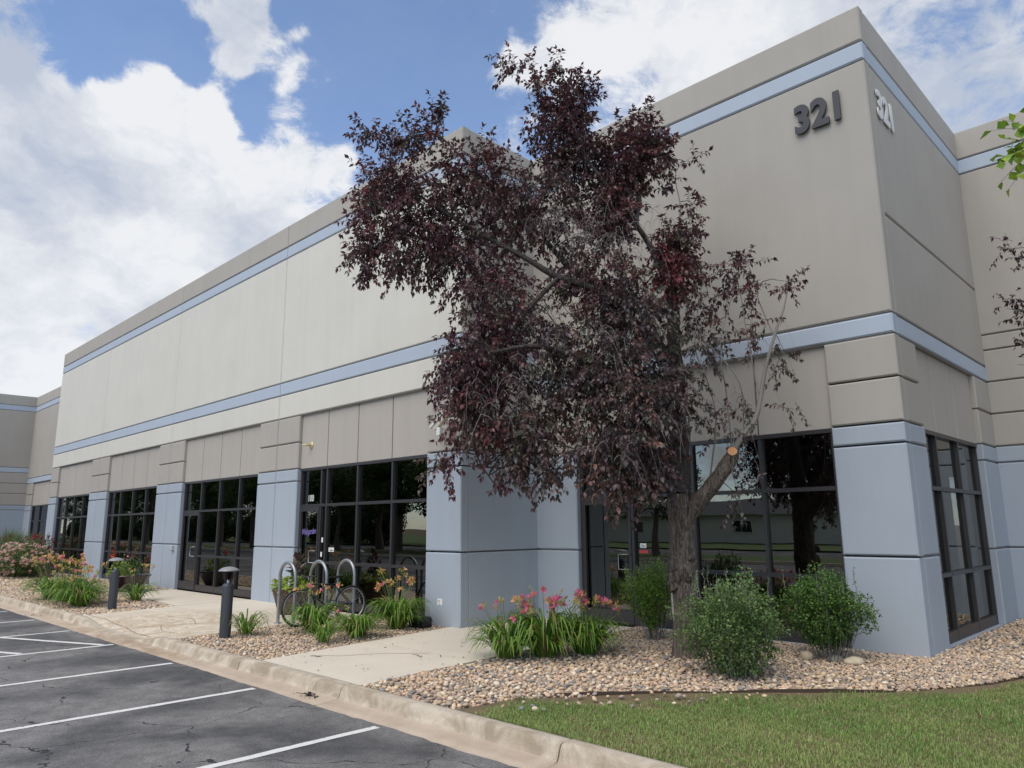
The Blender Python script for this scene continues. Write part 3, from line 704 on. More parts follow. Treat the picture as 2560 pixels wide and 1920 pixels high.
def merge(parts):
    V = []; F_ = []; C_ = []; o = 0
    for v, f, c in parts: V.append(v); F_.append(f+o); C_.append(c); o += len(v)
    return np.concatenate(V), np.concatenate(F_), np.concatenate(C_)
md = lambda q: .035*np.clip((q[:, 1]-8.2)/2.0, 0, 1)
parts = [stones(BED_R, .035, .013, .027, 1, mound=md, keep=lambda q: q[:, 1] < 10.9, base=ICO), stones(BED_R, .080, .018, .034, 2, zb=-.020, mound=md, base=ICO1, keep=lambda q: q[:, 1] < 8.6), stones(BED_R, .055, .020, .035, 31, mound=md, keep=lambda q: q[:, 1] >= 10.7)]
v_, f_, c_ = merge(parts)
o = mobj('river_stones', v_, f_, M_STONE, None, True, c_); tag(o, 'tan and grey river stones covering the bed round the purple tree', 'gravel', kind='stuff')
parts = [stones(BED_M, .040, .015, .028, 3), stones(BED_M, .11, .018, .032, 4, zb=-.022)]
v_, f_, c_ = merge(parts)
o = mobj('river_stones', v_, f_, M_STONE, None, True, c_); tag(o, 'tan river stones covering the bed in front of the bicycle', 'gravel', kind='stuff')
v_, f_, c_ = merge([stones(BED_L, .060, .024, .042, 6, x_lo=-27), stones(BED_L, .10, .035, .065, 7, x_lo=-38, x_hi=-27)])
o = mobj('river_stones', v_, f_, M_STONE, None, True, c_); tag(o, 'tan river stones covering the bed left of the sidewalk ramp', 'gravel', kind='stuff')
v_, f_, c_ = stones([(-5.6, 4.78), (-4.8, 5.2), (-3.4, 7.0), (-3.6, 7.3), (-5.2, 5.9)], .21, .018, .042, 8, zb=-.012)
o = mobj('river_stones', v_, f_, M_STONE, None, True, c_); tag(o, 'scattered stones spilled over the edging onto the bare lawn margin', 'gravel', kind='stuff')
# a few big cobbles that stand out
def cobble(x, y, z, s, col, label, seed):
    r = np.random.default_rng(seed); V0, F0 = ico(2); n = V0+.08*np.sin(V0*2.3+r.uniform(0, 6, 3))
    a = r.uniform(0, 6.28); Rm = np.array([[math.cos(a), -math.sin(a), 0], [math.sin(a), math.cos(a), 0], [0, 0, 1]])
    v = (n*np.array(s)) @ Rm.T
    o = mobj('cobble', v, F0, M_STONE, None, True, np.tile(np.array(col), (len(v), 1))*(1+.12*np.sin(V0[:, :1]*9+V0[:, 1:2]*7)))
    o.location = (x, y, z); tag(o, label, 'stone', 'large loose cobbles')
cobble(-4.09, 9.33, .05, (.085, .075, .065), (.56, .46, .33), 'round tan cobble at the left foot of the green bush by the pier', 1)
cobble(-3.55, 9.40, .035, (.12, .08, .055), (.56, .49, .35), 'long pale cobble right of the green bush by the pier', 2)
cobble(-3.80, 9.46, .03, (.09, .06, .05), (.40, .37, .30), 'grey cobble under the green bush by the pier', 3)
cobble(-4.87, 5.22, .01, (.028, .024, .02), (.66, .58, .42), 'small pale stone lying in the grass near the kerb', 4)
cobble(-1.78, 10.0, .02, (.06, .05, .04), (.72, .72, .68), 'white stone at the right edge of the gravel', 5)

# lawn
LAWN_P = [(-5.5, 4.75), (13, 4.75), (13, 15.5), (-1.4, 15.5), (-1.6, 12), (-1.9, 10.1), (-2.15, 9.3), (-2.6, 8.49), (-3.7, 7.45), (-4.5, 6.7), (-5.0, 5.95), (-5.37, 5.5)]
LAWN = sheet('lawn', LAWN_P, -.022, M_DIRT)
def blades(q, h, wd, cols, lean=.5, seed=0, seg=2):
    r = np.random.default_rng(seed); n = len(q)
    a = r.uniform(0, 6.28, n); ln = r.uniform(.1, 1, n)*lean
    sx, sy = np.cos(a+1.57), np.sin(a+1.57); dx, dy = np.cos(a), np.sin(a)
    z0 = q[:, 2]
    P0 = np.stack([q[:, 0], q[:, 1], z0], 1); S = np.stack([sx, sy, 0*sx], 1)*wd[:, None]
    D1 = np.stack([dx*ln*.35, dy*ln*.35, np.full(n, .6)], 1)*h[:, None]; D2 = np.stack([dx*ln, dy*ln, 1-.3*ln], 1)*h[:, None]
    V = np.stack([P0-S, P0+S, P0+D1-S*.8, P0+D1+S*.8, P0+D2], 1)
    F_ = np.array([[0, 1, 3], [0, 3, 2], [2, 3, 4]])[None]+(np.arange(n)*5)[:, None, None]
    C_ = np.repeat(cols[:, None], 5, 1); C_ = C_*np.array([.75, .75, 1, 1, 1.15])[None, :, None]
    return V.reshape(-1, 3), F_.reshape(-1, 3), C_.reshape(-1, 3)
r = np.random.default_rng(21)
def lawn_pts(n, x0, x1, y0, y1):
    q = np.stack([r.uniform(x0, x1, n), r.uniform(y0, y1, n)], 1); q = q[inpoly(q, LAWN_P)]
    # thin out towards the bare margin of the gravel bed
    ed = np.array(LAWN_P[4:]+[LAWN_P[0]]); dmin = np.full(len(q), 9.)
    for i in range(len(ed)-1):
        a, b = ed[i], ed[i+1]; t = np.clip(((q-a) @ (b-a))/((b-a) @ (b-a)), 0, 1); dmin = np.minimum(dmin, np.linalg.norm(q-(a+t[:, None]*(b-a)), axis=1))
    pr_ = np.clip((dmin-.10+.12*gnoise(q[:, 0], q[:, 1], 4, 3))/.28, 0, 1)
    thin = gnoise(q[:, 0], q[:, 1], 2.6, 9)+.5*gnoise(q[:, 0], q[:, 1], 9, 19)
    pr_ = pr_*np.clip(1.3+thin*1.0, .5, 1)
    pr_ = pr_*np.where((dmin < .55+.25*gnoise(q[:, 0], q[:, 1], 5, 33)) & (q[:, 0] < -3.95) & (q[:, 1] > 5.7), .16, 1)
    return q[r.random(len(q)) < pr_], None
q1, _ = lawn_pts(250000, -5.6, 1.0, 4.77, 9.6)
dcam = np.hypot(q1[:, 0], q1[:, 1]); q1 = q1[r.random(len(q1)) < np.clip(7.0/dcam, .3, 1)]
q2, _ = lawn_pts(40000, -2.6, 3.5, 9.0, 15.4)
q = np.concatenate([q1, q2]); q = np.concatenate([q, np.full((len(q), 1), -.022)], 1)
nb = len(q); pn = gnoise(q[:, 0], q[:, 1], 2.1, 14)*.5+.5
gc = np.array([(.15, .33, .06)])*(1-pn[:, None])+np.array([(.38, .48, .15)])*pn[:, None]
dry = r.random(nb) < (.14+.28*np.clip(gnoise(q[:, 0], q[:, 1], 3.5, 8), 0, 1)); gc[dry] = np.array((.50, .43, .22))*r.uniform(.7, 1.1, (dry.sum(), 1))
gc = gc*r.uniform(.75, 1.25, (nb, 1))
hgt = r.uniform(.016, .046, nb)*(1+.45*np.clip(gnoise(q[:, 0], q[:, 1], 6, 44), -.6, 1))
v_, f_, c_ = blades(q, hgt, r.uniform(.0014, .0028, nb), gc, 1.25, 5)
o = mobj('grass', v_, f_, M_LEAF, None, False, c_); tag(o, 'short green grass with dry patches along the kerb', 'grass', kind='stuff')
# edging strip between stones and lawn
v = []; f = []
ep = [(-5.25, 5.72), (-4.95, 6.05), (-4.5, 6.62), (-4.05, 7.06), (-3.68, 7.42), (-3.2, 7.85), (-2.75, 8.28)]
em = MB()
for i in range(len(ep)-1):
    (xa, ya), (xb, yb) = ep[i], ep[i+1]; za = -.008+.014*math.sin(i*1.7); zb_ = -.008+.014*math.sin((i+1)*1.7)
    em.add([(xa, ya, -.1), (xb, yb, -.1), (xb, yb, zb_+.012), (xa, ya, za+.012), (xa+.008, ya-.008, -.1), (xb+.008, yb-.008, -.1), (xb+.008, yb-.008, zb_+.012), (xa+.008, ya-.008, za+.012)],
           [(0, 3, 2, 1), (4, 5, 6, 7), (3, 7, 6, 2), (0, 1, 5, 4), (0, 4, 7, 3), (1, 2, 6, 5)])
o = em.build('edging_strip', plain('weathered_steel_edging', (.07, .045, .03), .8)); tag(o, 'thin brown metal edging between stones and lawn', 'edging')

# ------------------------------------------------------------------ vegetation builders
def unit(a): return a/(np.linalg.norm(a, axis=-1, keepdims=True)+1e-9)
def leaves(P_, D, L_, W_, cols, droop=.35, fold=.25, seed=0):
    """folded, tip-drooping leaves: 6 vertices, 4 triangles each"""
    r = np.random.default_rng(seed); n = len(P_)
    D = unit(D); up = np.tile(np.array([0, 0, 1.]), (n, 1))+r.normal(0, .35, (n, 3)); S = unit(np.cross(D, up)); Nn = unit(np.cross(S, D))
    L_ = L_[:, None]; W_ = W_[:, None]
    tip = P_+D*L_-Nn*L_*droop
    mid = P_+D*L_*.45
    ml = mid+S*W_+Nn*W_*fold; mr_ = mid-S*W_+Nn*W_*fold; q = P_+D*L_*.72-Nn*L_*droop*.35
    V = np.stack([P_, ml, mr_, mid, q, tip], 1)
    F_ = np.array([[0, 3, 1], [0, 2, 3], [3, 4, 1], [3, 2, 4], [1, 4, 5], [2, 5, 4]])[None]+(np.arange(n)*6)[:, None, None]
    C_ = np.repeat(cols[:, None], 6, 1)
    return V.reshape(-1, 3), F_.reshape(-1, 3), C_.reshape(-1, 3)
def tubes_np(paths, radii, k=4):
    """many thin tubes: paths (n,m,3), radii (n,m)"""
    n, m_, _ = paths.shape
    T = unit(np.gradient(paths, axis=1)); ref = np.where(np.abs(T[..., 2:3]) < .9, np.array([0, 0, 1.]), np.array([1., 0, 0]))
    A = unit(np.cross(T, ref)); B = np.cross(A, T)
    an = np.arange(k)*2*np.pi/k
    V = paths[:, :, None]+(A[:, :, None]*np.cos(an)[None, None, :, None]+B[:, :, None]*np.sin(an)[None, None, :, None])*radii[:, :, None, None]
    base = (np.arange(n)*m_*k)[:, None, None, None]
    i = np.arange(m_-1)[None, :, None]; j = np.arange(k)[None, None, :]; j2 = (j+1) % k
    f = np.stack([i*k+j+0*j, i*k+j2, (i+1)*k+j2, (i+1)*k+j], 3)
    f = f+base
    return V.reshape(-1, 3), f.reshape(-1, 4)
Rh = np.array([math.cos(YAW), -math.sin(YAW), 0]); Fh = np.array([math.sin(YAW), math.cos(YAW), 0])
def polyc(pts, n=8):
    """Catmull-Rom through (x,y,z,r)"""
    P_ = np.array(pts, float); out_ = []
    Q = np.vstack([2*P_[0]-P_[1], P_, 2*P_[-1]-P_[-2]])
    for i in range(1, len(Q)-2):
        for t in np.linspace(0, 1, n, endpoint=False):
            a, b, c, d = Q[i-1], Q[i], Q[i+1], Q[i+2]
            out_.append(.5*((2*b)+(-a+c)*t+(2*a-5*b+4*c-d)*t*t+(-a+3*b-3*c+d)*t**3))
    out_.append(P_[-1]); return np.array(out_)
def limb(name, pts, m, parent, n=12, seg=6, rough=.06, seed=0, wig=.0):
    c = polyc([tuple(p[:3])+(p[3],) if len(p) == 4 else (p[0][0], p[0][1], p[0][2], p[1]) for p in pts], seg)
    r = np.random.default_rng(seed)
    if wig: c[1:-1, :3] += np.cumsum(r.normal(0, wig, (len(c)-2, 3)), 0)*.3
    P_ = c[:, :3]; R_ = np.maximum(c[:, 3], .0015)
    T = unit(np.gradient(P_, axis=0)); A = unit(np.cross(T, np.array([.2, 1, .1]))); B = np.cross(A, T)
    an = np.arange(n)*2*np.pi/n
    k1, k2 = r.uniform(0, 6, 2)
    s = np.cumsum(np.linalg.norm(np.gradient(P_, axis=0), axis=1))
    tw = an[None]*1.0+s[:, None]*.6
    rr = 1+rough*np.sin(tw*5+k1+s[:, None]*1.7)+rough*.8*np.sin(tw*9+k2+np.sin(s*7)[:, None])+rough*.7*np.sin(s*19+k1)[:, None]*np.sin(tw*2+k2)+r.normal(0, rough*.3, (len(P_), n))
    V = P_[:, None]+(A[:, None]*np.cos(an)[None, :, None]+B[:, None]*np.sin(an)[None, :, None])*(R_[:, None]*rr)[:, :, None]
    F_ = []
    for i in range(len(P_)-1):
        for j in range(n): F_.append((i*n+j, i*n+(j+1) % n, (i+1)*n+(j+1) % n, (i+1)*n+j))
    F_.append(tuple((len(P_)-1)*n+j for j in range(n)))
    return mobj(name, V.reshape(-1, 3), F_, m, parent, True), c

TRUNK = [(-5.352, 8.598, -0.025, 0.19), (-5.347, 8.603, 0.097, 0.175), (-5.343, 8.607, 0.392, 0.162), (-5.332, 8.618, 0.692, 0.165), (-5.334, 8.616, 0.918, 0.175), (-5.339, 8.611, 1.096, 0.18), (-5.339, 8.61, 1.275, 0.165), (-5.34, 8.61, 1.56, 0.16), (-5.338, 8.612, 1.821, 0.165), (-5.341, 8.609, 2.058, 0.14)]
MAIN = [(-5.344, 8.605, 2.058, 0.15), (-5.343, 8.677, 2.516, 0.125), (-5.369, 8.721, 3.071, 0.11), (-5.36, 8.73, 3.633, 0.1), (-5.343, 8.677, 4.137, 0.09), (-5.307, 8.642, 4.704, 0.085), (-5.307, 8.502, 5.083, 0.08), (-5.397, 8.273, 5.49, 0.065), (-5.528, 8.145, 5.82, 0.055), (-5.659, 7.876, 6.198, 0.045), (-5.929, 7.611, 6.75, 0.03), (-6.08, 7.462, 7.375, 0.018), (-6.195, 7.349, 7.917, 0.008)]
RIGHT = [(-5.3, 8.649, 1.715, 0.12), (-5.141, 8.665, 1.911, 0.11), (-4.952, 8.739, 2.125, 0.1), (-4.795, 8.795, 2.328, 0.095), (-4.684, 8.834, 2.491, 0.085), (-4.645, 8.844, 2.551, 0.08)]
RB = [(-4.738, 8.809, 2.43, 0.05), (-4.581, 8.935, 2.768, 0.04), (-4.438, 9.076, 2.995, 0.035), (-4.367, 9.145, 3.273, 0.03), (-4.301, 9.21, 3.653, 0.026), (-4.186, 9.323, 4.149, 0.02), (-4.068, 9.439, 4.542, 0.013), (-3.998, 9.508, 4.94, 0.006)]
LIMBS = {'l1': [(-5.33, 8.62, 2.351, 0.09), (-5.367, 8.163, 2.857, 0.07), (-5.476, 7.635, 3.342, 0.055), (-5.674, 7.16, 3.723, 0.04), (-6.041, 6.659, 3.913, 0.03), (-6.438, 6.129, 3.791, 0.018)], 'l2': [(-5.324, 8.625, 3.896, 0.07), (-5.475, 8.056, 4.276, 0.06), (-5.789, 7.607, 4.758, 0.05), (-6.211, 7.193, 4.99, 0.045), (-6.559, 6.851, 5.282, 0.035), (-7.146, 6.274, 5.755, 0.025), (-7.705, 5.725, 6.236, 0.015), (-8.137, 5.3, 6.003, 0.007)], 'l3': [(-5.311, 8.638, 4.587, 0.06), (-5.852, 8.247, 4.859, 0.05), (-6.397, 7.852, 5.26, 0.045), (-6.886, 7.371, 6.006, 0.03), (-7.389, 6.877, 6.772, 0.02), (-7.862, 6.412, 7.493, 0.008)], 'l4': [(-5.528, 8.145, 5.82, 0.04), (-5.584, 8.37, 6.462, 0.03), (-5.541, 8.552, 7.019, 0.02), (-5.399, 8.692, 7.471, 0.008)], 'l5': [(-5.379, 8.712, 3.351, 0.06), (-5.418, 7.973, 3.003, 0.045), (-5.508, 7.463, 2.608, 0.03), (-5.707, 6.987, 2.443, 0.018)], 'l6': [(-6.173, 7.231, 4.99, 0.03), (-6.496, 6.773, 4.345, 0.03), (-6.801, 6.473, 3.534, 0.022), (-6.949, 6.328, 2.748, 0.014), (-6.694, 6.578, 2.031, 0.005)], 's1': [(-4.937, 8.726, 2.229, 0.012), (-4.796, 8.724, 3.01, 0.01), (-4.848, 8.672, 3.55, 0.008), (-4.943, 8.58, 4.047, 0.007), (-4.828, 8.692, 4.95, 0.004)], 's2': [(-4.665, 8.853, 2.585, 0.012), (-4.684, 8.834, 3.385, 0.01), (-4.712, 8.806, 4.044, 0.008), (-4.562, 9.094, 4.981, 0.004)], 's3': [(-4.367, 9.145, 3.273, 0.012), (-4.44, 9.074, 4.096, 0.008), (-4.531, 9.125, 4.807, 0.006), (-4.625, 9.032, 5.333, 0.003)], 's4': [(-4.54, 8.976, 2.847, 0.012), (-4.499, 8.876, 3.473, 0.01), (-4.706, 8.672, 3.91, 0.008), (-5.031, 8.352, 4.356, 0.005)], 's5': [(-4.186, 9.323, 4.149, 0.01), (-4.343, 9.309, 4.632, 0.007), (-4.401, 9.252, 5.037, 0.003)], 's6': [(-5.245, 8.703, 5.536, 0.012), (-5.181, 8.766, 6.146, 0.008), (-5.202, 8.745, 6.708, 0.005), (-4.939, 9.003, 7.022, 0.002)]}
BLOBS = [(-7.78, 5.79, 5.81, 0.7, 0.81, 0.6, 150), (-8.09, 5.49, 5.34, 0.32, 0.32, 0.3, 30), (-7.99, 5.59, 6.35, 0.41, 0.38, 0.3, 40), (-7.8, 5.92, 7.14, 0.41, 0.24, 0.3, 26), (-7.51, 6.2, 7.45, 0.12, 0.24, 0.1, 8), (-8.21, 5.51, 7.21, 0.22, 0.12, 0.15, 9), (-7.3, 6.41, 5.6, 0.65, 0.92, 0.6, 120), (-7.25, 6.59, 6.62, 0.59, 0.43, 0.5, 70), (-6.71, 7.27, 6.17, 0.76, 0.7, 0.8, 115), (-6.32, 7.65, 7.04, 0.54, 0.38, 0.6, 90), (-6.4, 7.57, 7.56, 0.38, 0.32, 0.4, 60), (-6.22, 7.74, 7.88, 0.22, 0.32, 0.3, 34), (-6.6, 7.37, 8.08, 0.27, 0.27, 0.3, 14), (-6.86, 7.12, 8.49, 0.24, 0.14, 0.2, 7), (-6.41, 7.56, 8.35, 0.14, 0.22, 0.2, 6), (-5.62, 8.40, 7.15, 0.49, 0.38, 0.5, 85), (-5.76, 8.15, 6.55, 0.43, 0.40, 0.5, 85), (-5.75, 7.95, 6.0, 0.34, 0.36, 0.4, 45), (-6.2, 7.91, 5.96, 0.65, 0.59, 0.7, 45), (-5.38, 8.71, 6.82, 0.19, 0.32, 0.3, 12), (-6.76, 6.66, 4.6, 0.59, 0.54, 0.6, 80), (-6.88, 6.4, 3.8, 0.65, 0.59, 0.6, 130), (-6.91, 6.36, 3.06, 0.51, 0.49, 0.5, 90), (-6.62, 6.65, 2.49, 0.32, 0.32, 0.3, 24), (-7.14, 6.14, 3.59, 0.24, 0.24, 0.3, 16), (-7.2, 6.08, 2.49, 0.16, 0.22, 0.2, 9), (-6.29, 7.25, 3.84, 0.7, 0.87, 0.8, 130), (-6.43, 6.98, 2.8, 0.59, 0.43, 0.6, 70), (-6.26, 7.01, 2.33, 0.32, 0.19, 0.3, 16), (-5.51, 7.74, 4.33, 0.7, 0.59, 0.7, 130), (-5.41, 7.56, 3.43, 0.81, 0.7, 0.8, 190), (-5.38, 7.45, 2.65, 0.7, 0.49, 0.6, 110), (-5.39, 7.44, 2.15, 0.49, 0.24, 0.4, 40), (-5.09, 8.15, 3.25, 0.43, 0.54, 0.5, 50), (-5.27, 7.98, 2.42, 0.32, 0.32, 0.4, 35), (-5.95, 7.73, 5.0, 0.59, 0.43, 0.6, 70), (-5.19, 8.62, 5.56, 0.27, 0.32, 0.3, 45), (-5.17, 8.64, 5.02, 0.32, 0.32, 0.4, 45), (-4.86, 8.66, 4.1, 0.38, 0.43, 0.3, 26), (-4.56, 9.1, 5.04, 0.32, 0.32, 0.3, 14), (-4.42, 9.24, 4.75, 0.22, 0.22, 0.2, 7), (-4.01, 9.5, 4.88, 0.1, 0.19, 0.1, 4), (-4.32, 9.19, 4.21, 0.27, 0.32, 0.2, 7), (-4.14, 9.37, 3.93, 0.19, 0.27, 0.2, 6), (-4.81, 8.85, 4.64, 0.27, 0.27, 0.2, 10), (-4.64, 8.88, 3.17, 0.32, 0.32, 0.3, 7), (-4.69, 8.82, 2.74, 0.32, 0.32, 0.3, 5), (-4.05, 9.46, 3.16, 0.16, 0.08, 0.1, 2), (-4.62, 8.9, 1.96, 0.22, 0.27, 0.3, 5), (-4.98, 8.96, 6.96, 0.08, 0.08, 0.1, 2), (-5.06, 8.89, 6.14, 0.22, 0.32, 0.2, 6)]
DEAD = [(-5.91, 7.63, 5.55, 0.43, 0.38, 0.3, 75), (-6.57, 6.7, 4.68, 0.14, 0.14, 0.2, 8), (-6.53, 6.74, 4.29, 0.16, 0.32, 0.2, 12), (-5.66, 8.01, 5.35, 0.27, 0.22, 0.2, 22), (-5.44, 8.51, 5.84, 0.16, 0.27, 0.2, 12), (-6.73, 6.12, 3.22, 0.27, 0.32, 0.2, 16), (-6.33, 6.51, 3.21, 0.27, 0.43, 0.3, 20), (-5.04, 7.78, 3.05, 0.43, 0.32, 0.3, 22), (-5.19, 7.35, 2.53, 0.38, 0.32, 0.3, 22), (-4.87, 8.23, 3.76, 0.32, 0.43, 0.3, 16), (-4.53, 8.99, 3.82, 0.38, 0.54, 0.2, 14), (-5.57, 7.12, 3.96, 0.49, 0.49, 0.3, 16), (-6.17, 7.09, 5.7, 0.32, 0.32, 0.3, 18), (-4.8, 8.72, 3.01, 0.38, 0.43, 0.2, 16)]
TWIGS = 2.0

PT = thing('plum_tree', (-5.4, 8.55, 0), 'purple leaved plum tree with twisted grey trunk in the stone bed by the entrance', 'tree')
TR = [(p[0], p[1], p[2], p[3]) for p in TRUNK]
TR[0] = (TR[0][0], TR[0][1], -.08, .21)
tk, _ = limb('trunk', TR, M_BARK, PT, n=40, seg=10, rough=.055, seed=3)
# burls: swollen scars halfway up, and the torn bark
for (x, y, z, rx, ry, rz_, sd_) in ((-5.36, 8.47, 1.14, .095, .075, .11, 1), (-5.22, 8.51, 1.05, .065, .07, .12, 2), (-5.39, 8.46, .92, .075, .07, .13, 4), (-5.17, 8.55, 1.24, .05, .045, .05, 5), (-5.46, 8.50, 1.27, .05, .04, .05, 6), (-5.31, 8.43, 1.0, .055, .045, .08, 8)):
    V0, F0 = ico(3); rr = np.random.default_rng(sd_); n_ = V0*(1+.16*np.sin(V0 @ rr.normal(0, 5, (3, 1)))+.10*np.sin(V0 @ rr.normal(0, 11, (3, 1))))
    mobj('burl', n_*np.array([rx, ry, rz_])+np.array([x, y, z]), F0, M_BARK, PT, True)
M_CUT = plain('cut_wood', (.62, .30, .12), .7)
# pale strip where the bark has torn away
mb = MB(); mb.tube([(-5.465, 8.52, .95), (-5.455, 8.50, .78), (-5.445, 8.49, .55), (-5.43, 8.49, .35)], [.006, .018, .014, .005], 6); mb.build('bare_wood', plain('bare_wood', (.52, .47, .40), .8), PT, True)
MAIN = [(a, b, c, d*(.62 if i > 6 else 1)) for i, (a, b, c, d) in enumerate(MAIN)]
limb('limb', MAIN, M_BARKD, PT, n=20, seg=7, seed=4)
limb('limb', RIGHT, M_BARK, PT, n=20, seg=7, seed=5)
cutm = MB(); e_ = Vector(RIGHT[-1][:3]); dr = (e_-Vector(RIGHT[-2][:3])).normalized()
tc_ = Vector((.42, -.80, .30)).normalized(); e_ = e_+Vector((.0, -.02, .02))
cutm.tube([e_-tc_*.10, e_+tc_*.055], [.085, .070], 20, mi=0); cutm.tube([e_+tc_*.0555, e_+tc_*.059], [.060, .058], 20, mi=1); cutm.build('cut_stub', [M_BARK, M_CUT], PT)
limb('branch', RB, M_TWIG, PT, n=10, seg=7, seed=6, wig=.006)
nodes_ = [np.array(MAIN)[:, :3], np.array(RB)[:, :3]]
for i, k_ in enumerate(('l1', 'l2', 'l3', 'l4', 'l5', 'l6')):
    o_, c_ = limb('branch', LIMBS[k_], M_BARKD if i < 3 else M_TWIGD, PT, n=12, seg=8, seed=10+i, wig=.010); nodes_.append(c_[:, :3])
for i, k_ in enumerate(('s1', 's2', 's3', 's4', 's5', 's6')):
    o_, c_ = limb('shoot', LIMBS[k_], M_TWIG, PT, n=6, seg=7, seed=20+i, wig=.006); nodes_.append(c_[:, :3])
nodes_ = np.concatenate(nodes_)
r = np.random.default_rng(5)
tw_p = []; tw_r = []; LP = []; LD = []; LC = []; LL_ = []
PLUMC = np.array([1.12, 1.12, 1.08])*np.array([(.064, .027, .033), (.050, .022, .029), (.080, .032, .034), (.058, .037, .038), (.042, .022, .029), (.092, .032, .030), (.072, .050, .046), (.056, .042, .032)])
for bi, (cx, cy, cz, ra, rz_, rd, ntw) in enumerate(BLOBS):
    ra = ra*(.86 if cz < 5 and ra > .3 else 1); c = np.array([cx, cy, cz]); ntw = .78*ntw if cz < 5 else ntw; ntw = int(ntw*TWIGS*(1.12 if (cz < 5.2 and ntw > 40) else 1.0))
    dens_ = ntw > 12
    for k in range(ntw):
        u = unit(r.normal(0, 1, 3)); rad_ = r.random()**(.45 if dens_ else .6)
        off = Rh*u[0]*ra*rad_+np.array([0, 0, 1])*u[2]*rz_*rad_+Fh*u[1]*rd*rad_
        p0 = c+off
        outw = unit(off+1e-4)
        # some lobes hang, upper ones reach up
        g = -.55 if cz < 4.2 else (-.35 if cz < 6.3 else .12)
        d0 = unit(outw*.8+r.normal(0, .55, 3)+np.array([0, 0, g*.6+.1]))
        Lt = r.uniform(.16, .42)*(1.15 if rad_ > .8 else 1)
        t = np.linspace(0, 1, 5)[:, None]
        pth = p0-d0*Lt*.35+d0*Lt*t+np.array([0, 0, g])*Lt*.55*t**2+r.normal(0, .008, (5, 3))
        lim = (8.30 if pth[:, 0].min() < -9.3 else 10.2)
        pth[:, 1] = np.minimum(pth[:, 1], lim)
        tw_p.append(pth); tw_r.append(np.linspace(.004, .0015, 5))
        nl = int(Lt/.031)+2
        base_col = PLUMC[r.integers(len(PLUMC))] if r.random() < .55 else PLUMC[bi % 5]
        if cz < 4.6 and cx > -6.6: base_col = base_col*np.array([1.05, 1.5, 1.3])
        for q in range(nl):
            tt = .12+.88*(q+.5)/nl; ii = min(3, int(tt*4)); fr = tt*4-ii; pp = pth[ii]*(1-fr)+pth[ii+1]*fr
            a = q*2.4+k; dirt = unit(pth[ii+1]-pth[ii]); s1 = unit(np.cross(dirt, [.3, .2, 1])); s2 = np.cross(dirt, s1)
            dl = unit(dirt*.55+(s1*math.cos(a)+s2*math.sin(a))*.9+np.array([0, 0, -.45]))
            LP.append(pp); LD.append(dl); LL_.append(r.uniform(.055, .092)); LC.append(base_col*r.uniform(1.0, 2.6))
        # rosette at the tip
        for q in range(3):
            dl = unit(pth[-1]-pth[-2])+r.normal(0, .5, 3); LP.append(pth[-1]); LD.append(unit(dl)); LL_.append(r.uniform(.06, .095)); LC.append(base_col*r.uniform(1.2, 2.8))
LP = np.array(LP); LD = np.array(LD); LL_ = np.array(LL_); LC = np.array(LC)
# reddish sprays near the middle of the right side
redm = (np.linalg.norm((LP-np.array([-5.3, 8.4, 5.1]))*np.array([1, 1, .8]), axis=1) < .42) | (np.linalg.norm(LP-np.array([-6.1, 7.7, 5.85]), axis=1) < .28)
LC[redm] = LC[redm]*np.array([1.4, .85, .95])
wlf = LL_*r.uniform(.23, .31, len(LL_))
v_, f_, c_ = leaves(LP, LD, LL_, wlf, LC, .28, .22, 2)
o = mobj('leaves', v_, f_, M_PLUM, PT, False, c_); o['kind'] = 'stuff'
tw_p = np.array(tw_p); tw_r = np.array(tw_r)
v_, f_ = tubes_np(tw_p, tw_r, 3)
o = mobj('twigs', v_, f_, M_TWIGD, PT, True); o['kind'] = 'stuff'
# twig feeders from limbs towards the twig bases
sel = r.choice(len(tw_p), min(900, len(tw_p)), replace=False); pf = []; rf = []
for k in sel:
    b = tw_p[k][0]; dist = np.linalg.norm(nodes_-b, axis=1); near = nodes_[np.argsort(dist)[r.integers(0, 3)]]
    t = np.linspace(0, 1, 8)[:, None]; ln = np.linalg.norm(b-near)
    if ln > .75 or b[2] > 7.9: continue
    pf.append(near*(1-t)+b*t+np.array([0, 0, 1])*ln*.16*np.sin(t*np.pi)+r.normal(0, .02*min(ln, 1), (8, 3))*np.sin(t*np.pi)); rf.append(np.linspace(.009, .003, 8)*min(1.5, .5+ln))
v_, f_ = tubes_np(np.array(pf), np.array(rf), 4); o = mobj('twigs', v_, f_, M_TWIGD, PT, True); o['kind'] = 'stuff'
# bare pale dead twigs hanging in the crown
pf = []; rf = []
for (cx, cy, cz, sx, sz, sd_, nt_) in DEAD:
    for k in range(nt_):
        p0 = np.array([cx, cy, cz])+Rh*r.normal(0, sx*.5)+Fh*r.normal(-.25, sd_*.5)+np.array([0, 0, r.normal(0, sz*.5)])
        a = r.uniform(0, 6.28); Lh = r.uniform(.25, .75); t = np.linspace(0, 1, 9)[:, None]
        hd = Rh*math.cos(a)+Fh*math.sin(a)*.6
        pf.append(p0+hd*Lh*.6*t+np.array([0, 0, 1])*(Lh*.45*np.sin(t*1.6)-Lh*1.1*t**2)+np.cumsum(r.normal(0, .010, (9, 3)), 0)); rf.append(np.linspace(.0040, .0013, 9)*r.uniform(.6, 1.3))
v_, f_ = tubes_np(np.array(pf), np.array(rf), 4); o = mobj('dead_twigs', v_, f_, plain('dead_twig', (.25, .23, .215), .8), PT, True); o['kind'] = 'stuff'

